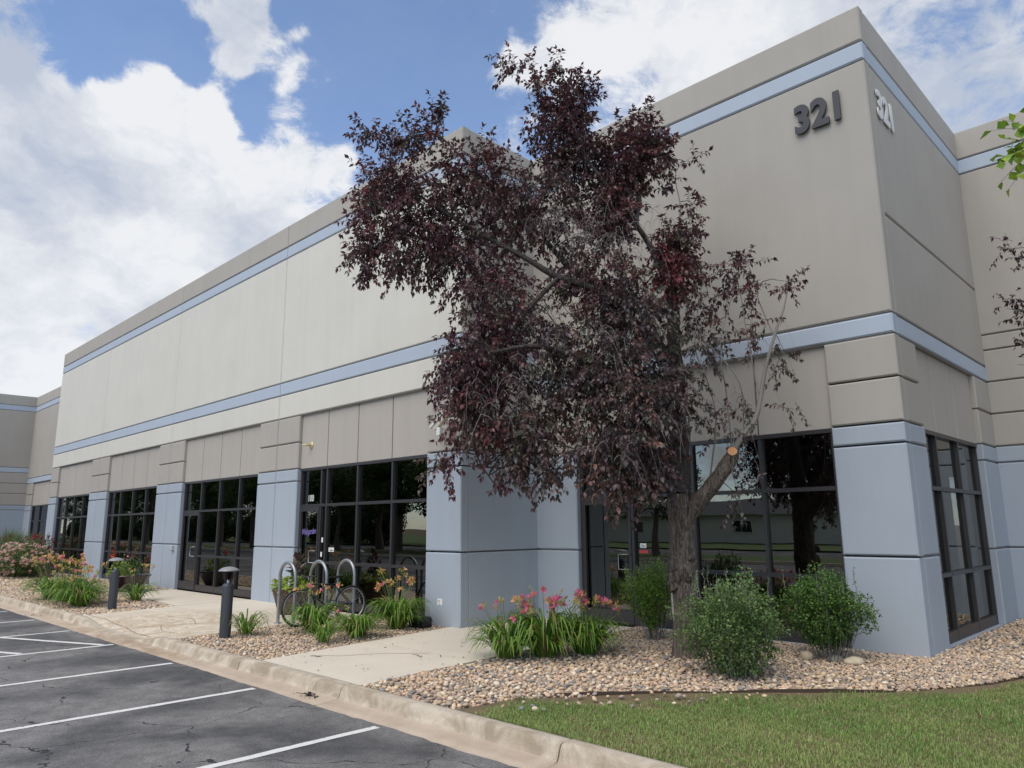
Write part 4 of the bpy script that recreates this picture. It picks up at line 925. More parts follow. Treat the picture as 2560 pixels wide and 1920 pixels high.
# round-leaved green shrubs
def shrub(name, cx, cy, rx, ry, h, n, label, seed, colA, colB, zlow=.12, spikes=26, leafL=(.022, .036), group=None, shape=.75, base_r=.25, cat='shrub'):
    rr = np.random.default_rng(seed); root = thing(name, (cx, cy, 0), label, cat, group)
    ns = 34; pth = []; rdd = []
    for k in range(ns):
        a = rr.uniform(0, 6.28); q = rr.uniform(.15, .72); t = np.linspace(0, 1, 7)[:, None]
        e = np.array([cx+math.cos(a)*rx*q, cy+math.sin(a)*ry*q, h*rr.uniform(.55, .93)]); b = np.array([cx+math.cos(a)*base_r*rx*q, cy+math.sin(a)*base_r*ry*q, -.03])
        pth.append(b*(1-t)+e*t+np.array([math.cos(a)*rx*.12, math.sin(a)*ry*.12, 0])*np.sin(t*3.1)+rr.normal(0, .006, (7, 3))); rdd.append(np.linspace(.006, .002, 7))
    sp = []
    for k in range(spikes):
        a = rr.uniform(0, 6.28); q = rr.random()**.5*.8; b = np.array([cx+math.cos(a)*rx*q, cy+math.sin(a)*ry*q, h*rr.uniform(.75, .9)])
        e = b+np.array([rr.normal(0, .04), rr.normal(0, .04), h*rr.uniform(.14, .30)]); t = np.linspace(0, 1, 7)[:, None]
        pp = b*(1-t)+e*t+rr.normal(0, .006, (7, 3)); sp.append(pp); pth.append(pp); rdd.append(np.linspace(.004, .002, 7))
    v, f = tubes_np(np.array(pth), np.array(rdd), 4); mobj('stems', v, f, M_TWIG, root, True)
    # leaf clumps
    u = unit(rr.normal(0, 1, (n, 3))); rad_ = rr.random(n)**.38
    zz = u[:, 2]*rad_; prof_ = np.where(zz < 0, 1+shape*zz*.9*(1-base_r), 1)
    lump = 1+.20*np.sin(u[:, 0]*5+seed)+.16*np.sin(u[:, 1]*7+u[:, 2]*6+seed*2)+.12*np.sin(u[:, 0]*13+u[:, 2]*11+u[:, 1]*9)
    P_ = np.stack([cx+u[:, 0]*rad_*rx*prof_*lump, cy+u[:, 1]*rad_*ry*prof_*lump, zlow+(h-zlow)*(.5+.5*zz*np.where(zz > 0, lump, 1))], 1)
    # clumpy gaps
    gp = np.sin(P_[:, 0]*17+seed)*np.sin(P_[:, 1]*15+1)*np.sin(P_[:, 2]*16+2)
    P_ = P_[(gp > -.33) | (rr.random(n) < .35)]
    D = unit(P_-np.array([cx, cy, h*.35]))*.7+rr.normal(0, .6, P_.shape)+np.array([0, 0, .15])
    sl = []; 
    for pp in sp:
        for q in range(9):
            tt = rr.uniform(.1, 1); ii = min(5, int(tt*6)); sl.append(pp[ii])
    if sl:
        sl = np.array(sl); P_ = np.concatenate([P_, sl]); D = np.concatenate([D, rr.normal(0, 1, sl.shape)+np.array([0, 0, .3])])
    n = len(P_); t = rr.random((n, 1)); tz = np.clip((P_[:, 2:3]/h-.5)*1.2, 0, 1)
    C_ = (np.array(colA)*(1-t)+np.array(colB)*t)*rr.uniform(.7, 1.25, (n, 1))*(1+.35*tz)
    ye = rr.random(n) < .012; C_[ye] = np.array([.30, .28, .05])
    Ls = rr.uniform(*leafL, n)
    v, f, c = leaves(P_, D, Ls, Ls*.45, C_, .15, .15, seed)
    o = mobj('foliage', v, f, M_LEAF, root, False, c); o['kind'] = 'stuff'
    return root
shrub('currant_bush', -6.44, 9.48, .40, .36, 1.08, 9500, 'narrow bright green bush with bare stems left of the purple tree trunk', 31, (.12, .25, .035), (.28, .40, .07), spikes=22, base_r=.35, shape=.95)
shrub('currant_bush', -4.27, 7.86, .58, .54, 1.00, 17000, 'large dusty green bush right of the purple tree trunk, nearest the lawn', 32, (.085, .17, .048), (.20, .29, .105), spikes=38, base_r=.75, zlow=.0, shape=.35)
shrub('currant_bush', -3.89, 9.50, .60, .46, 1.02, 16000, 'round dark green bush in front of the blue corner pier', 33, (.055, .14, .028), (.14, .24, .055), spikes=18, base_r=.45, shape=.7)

# daylilies
LILYG = 'daylily clumps in the stone beds'
def daylily(x, y, s, nb_, nstalk, label, seed, spread=.42, h=.36, sh=.62, lean=(0, 0), tone=0, pink=.4, cat='daylily'):
    nb = int(nb_*1.25); nstalk = int(nstalk*1.5); s = s*1.1; rr = np.random.default_rng(seed); root = thing('daylily', (x, y, 0), label, cat, LILYG)
    m_ = 9; t = np.linspace(0, 1, m_)[None, :]
    a = rr.uniform(0, 6.28, nb); b0 = rr.random(nb)**.6*.13*s; Ls = rr.uniform(.65, 1.15, nb)*spread*s; H = rr.uniform(.5, 1.2, nb)*h*s
    hx_ = np.cos(a)[:, None]*(b0[:, None]+Ls[:, None]*t**1.25); hy_ = np.sin(a)[:, None]*(b0[:, None]+Ls[:, None]*t**1.25)
    ap = rr.uniform(.5, .98, nb)[:, None]
    z = H[:, None]*(1-((t-ap)/ap)**2); z = np.where(t > ap, H[:, None]*(1-((t-ap)/(1.05-ap))**2*rr.uniform(.25, .95, nb)[:, None]), z)-.02
    z = np.maximum(z, .015)
    P_ = np.stack([x+hx_+lean[0]*t, y+hy_+lean[1]*t, z], 2)
    side = np.stack([-np.sin(a), np.cos(a), 0*a], 1)[:, None]; wd = (np.array([.5, .8, 1, 1, 1, .95, .8, .55, .08])*.0125*s)[None, :, None]
    fold = np.array([0, 0, 1.])*.35
    Lf = P_+side*wd+fold*wd*.8; Rt = P_-side*wd+fold*wd*.8
    V = np.stack([Lf, P_, Rt], 2).reshape(-1, 3)
    i = np.arange(m_-1)[None, :, None]; F_ = np.concatenate([np.stack([i*3, i*3+1, (i+1)*3+1, (i+1)*3], 3), np.stack([i*3+1, i*3+2, (i+1)*3+2, (i+1)*3+1], 3)], 2)
    F_ = (F_+(np.arange(nb)*m_*3)[:, None, None, None]).reshape(-1, 4)
    cA = np.array([(.14, .27, .035), (.10, .21, .03), (.22, .34, .06)])[rr.integers(0, 3, nb)]*rr.uniform(.75, 1.3, (nb, 1))
    dead = rr.random(nb) < .05; cA[dead] = (.32, .24, .10)
    C_ = np.repeat(cA[:, None], m_*3, 1).reshape(-1, 3)
    mobj('leaves', V, F_, M_LEAF, root, True, C_)['kind'] = 'stuff'
    if not nstalk: return root
    st = []; sr = []; FP = []; FD = []; FL = []; FC = []; FW = []
    for k in range(nstalk):
        a1 = rr.uniform(0, 6.28); q = rr.uniform(.2, .95)*spread*s; hh = sh*s*rr.uniform(.75, 1.08)
        b = np.array([x+math.cos(a1)*.06*s, y+math.sin(a1)*.06*s, 0]); e = np.array([x+math.cos(a1)*q+lean[0]*.5, y+math.sin(a1)*q+lean[1]*.5, hh]); tt = np.linspace(0, 1, 7)[:, None]
        pp = b*(1-tt)+e*tt+np.array([math.cos(a1), math.sin(a1), 0])*(-.10*q)*np.sin(tt*3.14); st.append(pp); sr.append(np.linspace(.0042, .0028, 7)*s)
        # buds and seed pods
        for j in range(rr.integers(5, 10)):
            FP.append(e+rr.normal(0, .020, 3)); FD.append(unit(rr.normal(0, .55, 3)+np.array([0, 0, .9]))); FL.append(rr.uniform(.035, .06)*s); FW.append(.22); FC.append(np.array([(.60, .52, .12), (.66, .42, .13), (.42, .46, .12)])[rr.integers(0, 3)]*rr.uniform(.8, 1.2))
        if rr.random() < .42+.2*(pink > .9):
            for q_ in range(1 if rr.random() < .75 else 2):
                ax = unit(rr.normal(0, .6, 3)+np.array([0, -.25, .55])); s1 = unit(np.cross(ax, [.1, .3, 1])); s2 = np.cross(ax, s1); o_ = e+ax*.02+rr.normal(0, .015, 3)
                col = np.array((.86, .24, .40)) if rr.random() < pink else np.array((.86, .50, .26)); col = col*rr.uniform(.85, 1.15)
                for j in range(6):
                    an = j*1.047; FP.append(o_); FD.append(unit(ax*.75+(s1*math.cos(an)+s2*math.sin(an))*.8)); FL.append(.062*s); FW.append(.30); FC.append(col)
                for j in range(3): FP.append(o_); FD.append(unit(ax+rr.normal(0, .3, 3))); FL.append(.03*s); FW.append(.25); FC.append(np.array((.75, .55, .08)))
    v, f = tubes_np(np.array(st), np.array(sr), 5); mobj('stalks', v, f, plain('lily_stalk_%d' % seed, (.13, .19, .05), .6), root, True)
    FL = np.array(FL); v, f, c = leaves(np.array(FP), np.array(FD), FL, FL*np.array(FW), np.array(FC), .12, .3, seed)
    mobj('flowers', v, f, M_PETAL, root, False, c)['kind'] = 'stuff'
    return root
daylily(-6.98, 6.98, 1.0, 130, 9, 'pink flowering daylily at the left end of the near row by the sidewalk', 41, .44, .38, .63, pink=.95)
daylily(-6.66, 7.36, 1.12, 190, 17, 'fullest pink flowering daylily in the middle of the near row by the sidewalk', 42, .46, .40, .60, pink=.95)
daylily(-6.40, 7.88, 1.05, 150, 14, 'daylily with budding stalks at the right end of the near row, behind the fullest clump', 43, .42, .36, .62, pink=.75)
daylily(-11.05, 6.58, .88, 150, 11, 'yellow and pink daylily in front of the bicycle front wheel', 44, .48, .40, .74, pink=.5)
daylily(-9.98, 6.72, .80, 150, 2, 'leafy daylily with brown leaves between the bicycle and the sidewalk', 45, .50, .34, .5, pink=.8)
daylily(-10.32, 7.72, .98, 170, 14, 'yellow budding daylily in front of the entrance window, left of the black box', 46, .46, .40, .80, pink=.2)
daylily(-9.86, 6.05, .62, 60, 0, 'small flowerless daylily tuft alone at the sidewalk edge of the middle bed', 47, .34, .42)
daylily(-11.52, 5.66, .72, 55, 0, 'small thin daylily tuft beside the right bollard light', 48, .46, .42)
daylily(-19.2, 5.35, 1.15, 150, 13, 'orange flowering daylily just left of the left bollard light', 50, .50, .36, .72, pink=.3)
daylily(-20.1, 5.35, 1.15, 150, 12, 'orange flowering daylily in the middle of the far row by the kerb', 51, .50, .36, .74, pink=.4)
daylily(-21.0, 5.30, 1.2, 160, 12, 'orange flowering daylily at the left end of the far row by the kerb', 52, .54, .36, .74, pink=.4)
daylily(-18.45, 5.2, 1.0, 120, 9, 'low daylily with orange flowers touching the left bollard light', 53, .50, .34, .66, pink=.4)
daylily(-18.95, 6.5, .95, 60, 6, 'sparse orange daylily standing alone right of the dark glazed planter', 54, .50, .34, .74, pink=.15)

# rose bushes at the far left
def rosebush(x, y, rx, ry, h, n, nf, label, seed, cols):
    root = shrub('rose_bush', x, y, rx, ry, h, n, label, seed, (.06, .12, .03), (.16, .20, .07), zlow=.0, spikes=24, leafL=(.035, .06), shape=.2, base_r=.85, cat='rose bush')
    rr = np.random.default_rng(seed); u = unit(rr.normal(0, 1, (nf, 3))); u[:, 2] = np.abs(u[:, 2]); lump = 1+.16*np.sin(u[:, 0]*5+seed)+.13*np.sin(u[:, 1]*7+u[:, 2]*6+seed*2)
    c0 = np.stack([x+u[:, 0]*rx*lump, y+u[:, 1]*ry*lump, h*.5+u[:, 2]*h*.52*lump], 1); low = rr.random(nf) < .35; c0[low, 2] = rr.uniform(.15, h*.6, low.sum())
    P_ = np.repeat(c0, 10, 0); D = rr.normal(0, .7, P_.shape)+np.repeat(unit(c0-np.array([x, y, h*.3])), 10, 0)
    C_ = np.repeat(np.array(cols)[rr.integers(0, len(cols), nf)], 10, 0)*rr.uniform(.8, 1.15, (nf*10, 1)); Ls = np.full(nf*10, .075)
    v, f, c = leaves(P_+rr.normal(0, .012, P_.shape), D, Ls, Ls*.5, C_, -.1, -.2, seed); mobj('flowers', v, f, M_PETAL, root, False, c)['kind'] = 'stuff'
rosebush(-32.4, 6.95, 2.5, .9, 1.10, 30000, 480, 'wide bush covered in pale pink roses left of the first storefront window', 61, [(.85, .62, .55), (.88, .70, .62), (.82, .50, .46)])
rosebush(-33.6, 7.75, 1.2, .5, 1.42, 6000, 60, 'darker bush with red roses behind the pale pink ones', 62, [(.42, .06, .08), (.50, .12, .12)])
rosebush(-37.5, 7.6, 1.5, .9, 1.3, 8000, 90, 'reddish rose bush cut by the left edge of the photo', 63, [(.48, .20, .16), (.42, .09, .09)])
def tuftgrass(x, y, h, n, label, seed):
    rr = np.random.default_rng(seed); root = thing('ornamental_grass', (x, y, 0), label, 'grass clump'); q = np.stack([x+rr.normal(0, .16, n), y+rr.normal(0, .16, n), np.full(n, -.02)], 1)
    v, f, c = blades(q, rr.uniform(.7, 1.1, n)*h, np.full(n, .008), np.tile(np.array([(.14, .20, .06)]), (n, 1))*rr.uniform(.7, 1.3, (n, 1)), .75, seed)
    mobj('leaves', v, f, M_LEAF, root, False, c)['kind'] = 'stuff'
tuftgrass(-41.8, 8.6, 1.9, 900, 'tall feathery green grass clump behind the roses at the far left', 65)

# second purple tree and green maple whose branches reach in from the right
def spray_tree(name, root_p, trunk, br, clusters, label, mat_leaf, cols, leafL, seed, cat='tree', wr=.26, droop=.28, per=(7, 12)):
    rr = np.random.default_rng(seed); root = thing(name, root_p, label, cat)
    limb('trunk', trunk, M_BARK, root, n=16, seg=6, seed=seed)
    for i, b in enumerate(br): limb('branch', b, M_TWIG, root, n=8, seg=6, seed=seed+i+1, wig=.006)
    LP, LD, LL2, LC2, TP, TR_ = [], [], [], [], [], []
    for (cx, cy, cz, rr_, nt_) in clusters:
        for k in range(nt_):
            p0 = np.array([cx, cy, cz])+rr.normal(0, rr_*.5, 3); d0 = unit(rr.normal(0, .7, 3)+np.array([-.3, -.2, .1])); Lt = rr.uniform(.15, .35); t = np.linspace(0, 1, 5)[:, None]
            pth = p0+d0*Lt*t-np.array([0, 0, .25])*Lt*t**2; TP.append(pth); TR_.append(np.linspace(.004, .0015, 5)); bc = np.array(cols)[rr.integers(len(cols))]
            for q in range(rr.integers(*per)):
                ii = rr.integers(0, 5); LP.append(pth[ii]); LD.append(unit(d0*.4+rr.normal(0, .7, 3)+np.array([0, 0, -.4]))); LL2.append(rr.uniform(*leafL)); LC2.append(bc*rr.uniform(.75, 1.4))
    LL2 = np.array(LL2); v, f, c = leaves(np.array(LP), np.array(LD), LL2, LL2*wr, np.array(LC2), droop, .2, seed); mobj('leaves', v, f, mat_leaf, root, False, c)['kind'] = 'stuff'
    v, f = tubes_np(np.array(TP), np.array(TR_), 3); mobj('twigs', v, f, M_TWIG, root, True)['kind'] = 'stuff'
    return root
spray_tree('plum_tree', (.9, 11.3, 0), [(.9, 11.3, -.1, .16), (.85, 11.25, 1.2, .13), (.7, 11.3, 2.6, .11), (.6, 11.4, 4.2, .08), (.9, 11.6, 6.2, .03)],
           [[(.68, 11.3, 2.9, .05), (-.3, 11.3, 3.7, .03), (-1.3, 11.45, 4.2, .014), (-1.9, 11.5, 4.5, .005)], [(.62, 11.4, 3.8, .05), (-.4, 11.45, 4.7, .03), (-1.3, 11.5, 5.2, .012), (-1.9, 11.5, 5.35, .004)], [(-.4, 11.35, 3.75, .02), (-1.2, 11.4, 3.6, .01), (-1.85, 11.45, 3.7, .004)]],
           [(-1.88, 11.5, 4.62, .13, 5), (-1.60, 11.5, 4.35, .25, 22), (-1.55, 11.5, 3.95, .22, 18), (-1.72, 11.5, 5.25, .13, 8), (-1.3, 11.45, 4.0, .3, 30), (-1.6, 11.45, 3.55, .12, 6), (-1.35, 11.5, 4.9, .3, 22), (-.8, 11.4, 4.2, .5, 60), (-.4, 11.4, 5.2, .8, 90), (.5, 11.4, 5.0, 1.1, 140), (.9, 11.5, 6.3, 1.0, 110), (1.2, 11.3, 3.8, .8, 60)],
           'second purple leaved tree whose branches reach in at the right edge', M_PLUM, PLUMC[:5], (.05, .085), 71)
spray_tree('maple_tree', (1.9, 6.4, 0), [(1.9, 6.4, -.1, .2), (1.85, 6.4, 1.5, .16), (1.8, 6.35, 3.0, .14), (1.7, 6.3, 5.0, .09), (1.8, 6.4, 7.5, .03)],
           [[(1.78, 6.3, 3.2, .06), (1.0, 5.9, 3.9, .035), (.2, 5.55, 4.10, .018), (-.44, 5.32, 3.97, .006)], [(1.75, 6.3, 4.2, .05), (2.3, 5.4, 5.2, .03), (2.6, 4.6, 5.9, .01)]],
           [(-.54, 5.26, 3.97, .06, 26), (-.40, 5.34, 4.03, .09, 28), (-.1, 5.45, 4.05, .2, 20), (.8, 5.8, 4.6, .6, 80), (1.8, 6.2, 6.0, 1.2, 260), (2.5, 5.2, 5.6, .8, 110), (1.6, 6.8, 4.6, .8, 110)],
           'bright green leafy branch tip hanging in at the upper right edge', M_LEAF, [(.28, .42, .05), (.38, .50, .07), (.18, .30, .04)], (.05, .085), 72, wr=.45, droop=.12)

# ------------------------------------------------------------------ lettering
def text_mesh(name, s, size, ext, m, parent=None, off=0, shear=0, spacing=1.0, bevel=0, sx=1.0):
    cu = bpy.data.curves.new(name, 'FONT'); cu.body = s; cu.size = size; cu.extrude = ext; cu.offset = off; cu.shear = shear; cu.space_character = spacing; cu.bevel_depth = bevel
    cu.align_x = 'LEFT'; cu.resolution_u = 6
    to = bpy.data.objects.new(name+'_tmp', cu); COL.objects.link(to)
    dg = bpy.context.evaluated_depsgraph_get(); me = bpy.data.meshes.new_from_object(to.evaluated_get(dg)); bpy.data.objects.remove(to)
    me.materials.clear(); me.materials.append(m); me.name = name
    o = bpy.data.objects.new(name, me); COL.objects.link(o)
    if parent: o.parent = parent; LOC[o.name] = LOC[parent.name]
    o.scale = (sx, 1, 1)
    return o
M_NUM = plain('dark_slate_metal', (.050, .052, .058), .5, .1)
M_NUMW = plain('white_metal_number', (.74, .74, .72), .5)
def digits(label, face, m, cat='house number'):
    th = thing('house_number', (0, 0, 0), label, cat)
    for i, ch in enumerate('321'):
        o = text_mesh('digit', ch, .60, .018 if face == 'F' else .009, m, th, off=.023, sx=.86)
        x = (0, .265, .515)[i]
        o.location = (x, 0, 0)
    if face == 'F': th.location = (-4.06, YR_-.045, 7.475); th.rotation_euler = (rad(90), 0, 0)
    else: th.location = (XR+.022, 10.68, 7.50); th.rotation_euler = (rad(90), 0, rad(90))
    return th
digits('dark slate numerals 321 on the wall facing the parking lot', 'F', M_NUM)
digits('white numerals 321 round the corner on the narrow side wall', 'S', M_NUMW)
M_DECAL = plain('white_vinyl', (.86, .86, .84), .5)
M_DECALP = plain('purple_vinyl', (.30, .24, .62), .5)
o = text_mesh('unit_number', '100', .20, .001, M_DECAL, None, off=.0025, sx=.80, spacing=1.08); o.location = (-14.86, YL_+.145, 2.235); o.rotation_euler = (rad(90), 0, 0)
tag(o, 'white number 100 on the glass above the entrance door', 'number')
o = text_mesh('door_lettering', 'Wishgarden', .19, .001, M_DECALP, None, off=-.001, shear=.35, spacing=.95, sx=.68); o.location = (-15.03, YL_+.125, 1.50); o.rotation_euler = (rad(90), rad(-3), 0)
tag(o, 'purple script name lettering on the entrance door glass', 'lettering')

def plate(name, x, y, z, w_, h_, m, label, cat, marks=(), axis='F', mm=None):
    mb = MB(); mb.box(x-w_/2, x+w_/2, y-.003, y, z-h_/2, z+h_/2)
    for (a, b, c, d) in marks: mb.box(x-w_/2+a*w_, x-w_/2+b*w_, y-.0045, y-.003, z-h_/2+c*h_, z-h_/2+d*h_, 1)
    o = mb.build(name, [m, mm or M_BLACK]); tag(o, label, cat); return o
plate('notice_sticker', -13.83, YL_+.15, 1.20, .21, .085, M_DECAL, 'white entry notice sticker on the blind-covered pane right of the door', 'sticker', [(.06, .12, .55, .85), (.06, .12, .2, .4), (.45, .52, .6, .85), (.30, .85, .2, .42)])
plate('door_keypad', -14.10, YL_+.09, 1.40, .06, .10, M_DECAL, 'upper white keypad on the frame right of the entrance door', 'keypad')
plate('door_keypad', -14.12, YL_+.09, 1.10, .06, .10, M_DECAL, 'lower white keypad on the frame right of the entrance door', 'keypad')
plate('notice_sticker', -7.27, YR_+.15, 1.315, .125, .075, M_DECAL, 'small white notice on the glass door side pane behind the purple tree', 'sticker', [(.15, .8, .3, .5), (.15, .55, .62, .7)], mm=plain('grey_print', (.3, .3, .3), .6))
plate('notice_sticker', -7.26, YR_+.15, 1.215, .18, .05, plain('red_vinyl', (.60, .07, .08), .5), 'small red notice just below the white one on the door side pane', 'sticker')
plate('utility_label', -10.075, YL_-.001, .385, .13, .105, M_DECAL, 'white rat bait warning label low on the blue corner pier above the black box', 'label', [(.12, .6, .7, .78), (.12, .5, .5, .56), (.42, .52, .1, .35)], mm=plain('dark_print', (.2, .12, .1), .6))
# outlet box on the second pier
mb = MB(); mb.box(-21.98, -21.84, YL_-.07, YL_-.001, 1.06, 1.20, 0, .008); mb.box(-21.965, -21.855, YL_-.078, YL_-.0705, 1.075, 1.185)
o = mb.build('outlet_box', plain('grey_outlet', (.50, .52, .55), .5)); tag(o, 'small grey weatherproof outlet box on the blue pier left of the bollard', 'outlet')
# brass wall disc with spout above the entrance
mb = MB(); RX = lambda pts: [(-14.70, YL_+.085-y, 3.475+z) for (x, y, z) in pts]
t_ = thing('wall_fixture', (-14.70, YL_+.085, 3.475), 'round brass wall fixture with a stub on the panel above the entrance door', 'wall fixture')
vs = []; n = 24
for (rr_, d) in ((0, .03), (.05, .03), (.085, .012), (.085, 0)):
    for k in range(n): a = 2*math.pi*k/n; vs.append((-14.70+rr_*math.cos(a), YL_+.085-d, 3.475+rr_*math.sin(a)))
fs = [(i*n+k, i*n+(k+1) % n, (i+1)*n+(k+1) % n, (i+1)*n+k) for i in range(3) for k in range(n)]
M_BRASS = plain('pale_brass', (.62, .54, .30), .4, .3)
mobj('flange', vs, fs, M_BRASS, t_, True)
mb = MB(); mb.tube([(-14.70, YL_+.06, 3.475), (-14.70, YL_-.03, 3.475), (-14.74, YL_-.10, 3.47), (-14.80, YL_-.11, 3.462)], [.022, .020, .020, .010], 10); mb.build('spout', M_BRASS, t_, True)
# security camera on the corner pier
t_ = thing('security_camera', (-9.75, YL_, 3.2), 'white security camera housing on a curved conduit at the corner of the cream wall', 'camera')
mb = MB()
V_, F_ = bmesh_box(-.235, .235, -.075, .075, -.02, .02, .008); Rm = Matrix.Rotation(rad(-34), 4, 'Y') @ Matrix.Rotation(rad(8), 4, 'X')
c0 = Vector((-9.815, YL_-.27, 3.50)); mb.add([tuple((Rm @ Vector(v))+c0) for v in V_], F_); mb.build('sunshield', M_WHITE, t_)
mb = MB(); V_, F_ = bmesh_box(-.19, .18, -.055, .055, -.10, -.023, .012); mb.add([tuple((Rm @ Vector(v))+c0) for v in V_], F_); mb.build('camera_body', M_IVORY, t_)
mb = MB(); mb.box(-9.85, -9.76, YL_-.31, YL_-.23, 3.22, 3.36, 0, .006); mb.build('junction_box', M_WHITE, t_)
mb = MB(); mb.tube(polyc([(-9.80, YL_-.27, 3.22, .0), (-9.80, YL_-.27, 3.12, 0), (-9.76, YL_-.22, 3.04, 0), (-9.72, YL_-.1, 3.01, 0), (-9.71, YL_, 3.01, 0)], 5)[:, :3], .012, 8); mb.build('conduit', M_IVORY, t_, True)

# ------------------------------------------------------------------ bollard lights
M_BOL = plain('charcoal_powder_coat', (.055, .062, .072), .42, .1)
M_CAP = plain('grey_cap', (.30, .31, .31), .5, .2)
def bollard(x, y, label, flower=False):
    t_ = thing('bollard_light', (x, y, 0), label, 'bollard light', 'bollard lights beside the sidewalk', world=False)
    mb = MB(); mb.lathe([(.086, -.05), (.086, .755), (.080, .785), (.062, .80), (.060, .805), (0, .806)], 28); mb.build('post', M_BOL, t_, True)
    for k in range(4):
        a = k*math.pi/2+.5; mb = MB(); mb.tube([(math.cos(a)*.055, math.sin(a)*.055, .80), (math.cos(a)*.125, math.sin(a)*.125, 1.005)], .0055, 6); mb.build('rod', M_BOL, t_, True)
    mb = MB(); mb.lathe([(.022, .80), (.022, .86), (.0, .861)], 12); mb.build('lamp_base', M_STEEL, t_, True)
    mb = MB(); mb.lathe([(0, 1.062), (.05, 1.058), (.10, 1.044), (.145, 1.018), (.160, 1.0), (.158, .994), (.12, 1.004), (0, 1.012)], 32); mb.build('cap', M_CAP, t_, True)
    return t_
b1 = bollard(-11.56, 5.34, 'right hand charcoal bollard light with domed cap by the bike racks')
b2 = copy_tree(b1); b2.location = (-17.38, 5.52, 0); b2['label'] = 'left hand charcoal bollard light behind the orange lilies, worn at its top'
# red flower seen through the left lantern (a canna spike from the planter)

# ------------------------------------------------------------------ bike racks
def rack(x, y):
    t_ = thing('bike_rack', (x, y, 0), None, 'bike rack', 'hoop bike racks in a row', world=False)
    pts = [(-.275, 0, -.05), (-.275, 0, .4), (-.275, 0, .78)]+[(-.275*math.cos(a), 0, .78+.275*math.sin(a)) for a in np.linspace(.2, math.pi-.2, 13)]+[(.275, 0, .78), (.275, 0, .4), (.275, 0, -.05)]
    mb = MB(); mb.tube(pts, .029, 14, cap=False); mb.build('hoop', M_STEEL, t_, True)
    for s_ in (-1, 1):
        mb = MB(); mb.lathe([(.0, .012), (.06, .012), (.065, 0)], 16, (s_*.275, 0, 0)); mb.build('base_plate', M_STEEL, t_)
    return t_
r1 = rack(-12.21, 6.72); r1['label'] = 'nearest galvanised hoop rack, left of the bicycle front wheel'
r2 = copy_tree(r1); r2.location = (-12.13, 7.29, 0); r2['label'] = 'middle galvanised hoop rack with the bicycle handlebar in front'
r3 = copy_tree(r1); r3.location = (-12.11, 7.86, 0); r3['label'] = 'farthest galvanised hoop rack behind the bicycle rear wheel'

# ------------------------------------------------------------------ bicycle
BK = thing('bicycle', (-11.72, 6.68, 0), 'black bicycle with silver rims parked at the hoop racks behind the lilies', 'bicycle', world=False, rz=math.atan2(1.0, .06)-math.pi/2)
# local frame: +y is towards the rear wheel
WR_ = .315; WB = 1.0
def wheel(y, nm='wheel'):
    mb = MB(); mb.torus((0, y, WR_), WR_-.016, .017, 'x', 44, 8); tyre = mb.build(nm, M_RUBBER, BK, True)
    mb = MB(); mb.torus((0, y, WR_), WR_-.040, .011, 'x', 44, 6); mb.build('rim', plain('alloy_rim', (.60, .61, .62), .3, .8), tyre, True)
    mb = MB(); mb.tube([(-.04, y, WR_), (.04, y, WR_)], .018, 10); mb.build('hub', M_STEEL, tyre, True)
    mb = MB()
    for k in range(28):
        a = 2*math.pi*k/28; s_ = (.028 if k % 2 else -.028); a2 = a+(.5 if (k//2) % 2 else -.5)
        mb.tube([(s_, y+.018*math.cos(a2), WR_+.018*math.sin(a2)), (0, y+(WR_-.045)*math.cos(a), WR_+(WR_-.045)*math.sin(a))], .0014, 3, cap=False)
    mb.build('spokes', M_STEEL, tyre)['kind'] = 'stuff'
wheel(0); wheel(WB)
M_BFR = plain('black_bike_paint', (.015, .015, .018), .3, 0, .5, .3)
bb = (0, .56, .28); ht = (0, .17, .70); hb = (0, .14, .58); stt = (0, .70, .72)
mb = MB()
for a, b, rr_ in ((hb, bb, .017), (ht, (0, .68, .66), .015), (bb, stt, .015), (ht, hb, .019)): mb.tube([a, b], rr_, 10)
for s_ in (-.05, .05):
    mb.tube([(s_*.4, .57, .28), (s_, WB, WR_)], .009, 8); mb.tube([(s_*.4, .68, .64), (s_, WB, WR_)], .008, 8)
mb.build('frame', M_BFR, BK, True)
mb = MB()
for s_ in (-.05, .05): mb.tube([(s_*.9, .11, .56), (s_, .04, .42), (s_, 0, WR_)], .010, 8)
mb.tube([(-.055, .12, .575), (.055, .12, .575)], .014, 8); mb.tube([(0, .17, .70), (0, .185, .80)], .013, 8); mb.build('fork', M_BFR, BK, True)
mb = MB(); mb.tube([(0, .185, .80), (0, .11, .82)], .013, 8); mb.tube([(-.28, .17, .84), (-.12, .11, .835), (0, .10, .82), (.12, .11, .835), (.28, .17, .84)], .012, 8); mb.build('handlebar', M_BLACK, BK, True)
mb = MB(); mb.tube([(.12, .09, .825), (.20, .07, .79)], .006, 6); mb.tube([(-.12, .09, .825), (-.20, .07, .79)], .006, 6); mb.build('brake_lever', M_STEEL, BK, True)
mb = MB(); mb.tube([stt, (0, .72, .79)], .011, 8); mb.build('seat_post', M_STEEL, BK, True)
sdl = MB(); sdl.add([(-.012, .55, .80), (.012, .55, .80), (.02, .64, .805), (.065, .76, .812), (.05, .82, .82), (-.05, .82, .82), (-.065, .76, .812), (-.02, .64, .805)]+[(x*.8, y, .775) for x, y in ((-.012, .56), (.012, .56), (.02, .64), (.06, .76), (.045, .81), (-.045, .81), (-.06, .76), (-.02, .64))], [tuple(range(8)), tuple(range(15, 7, -1))]+[(i, (i+1) % 8+0, 8+(i+1) % 8, 8+i) for i in range(8)]); sdl.build('saddle', M_BLACK, BK)
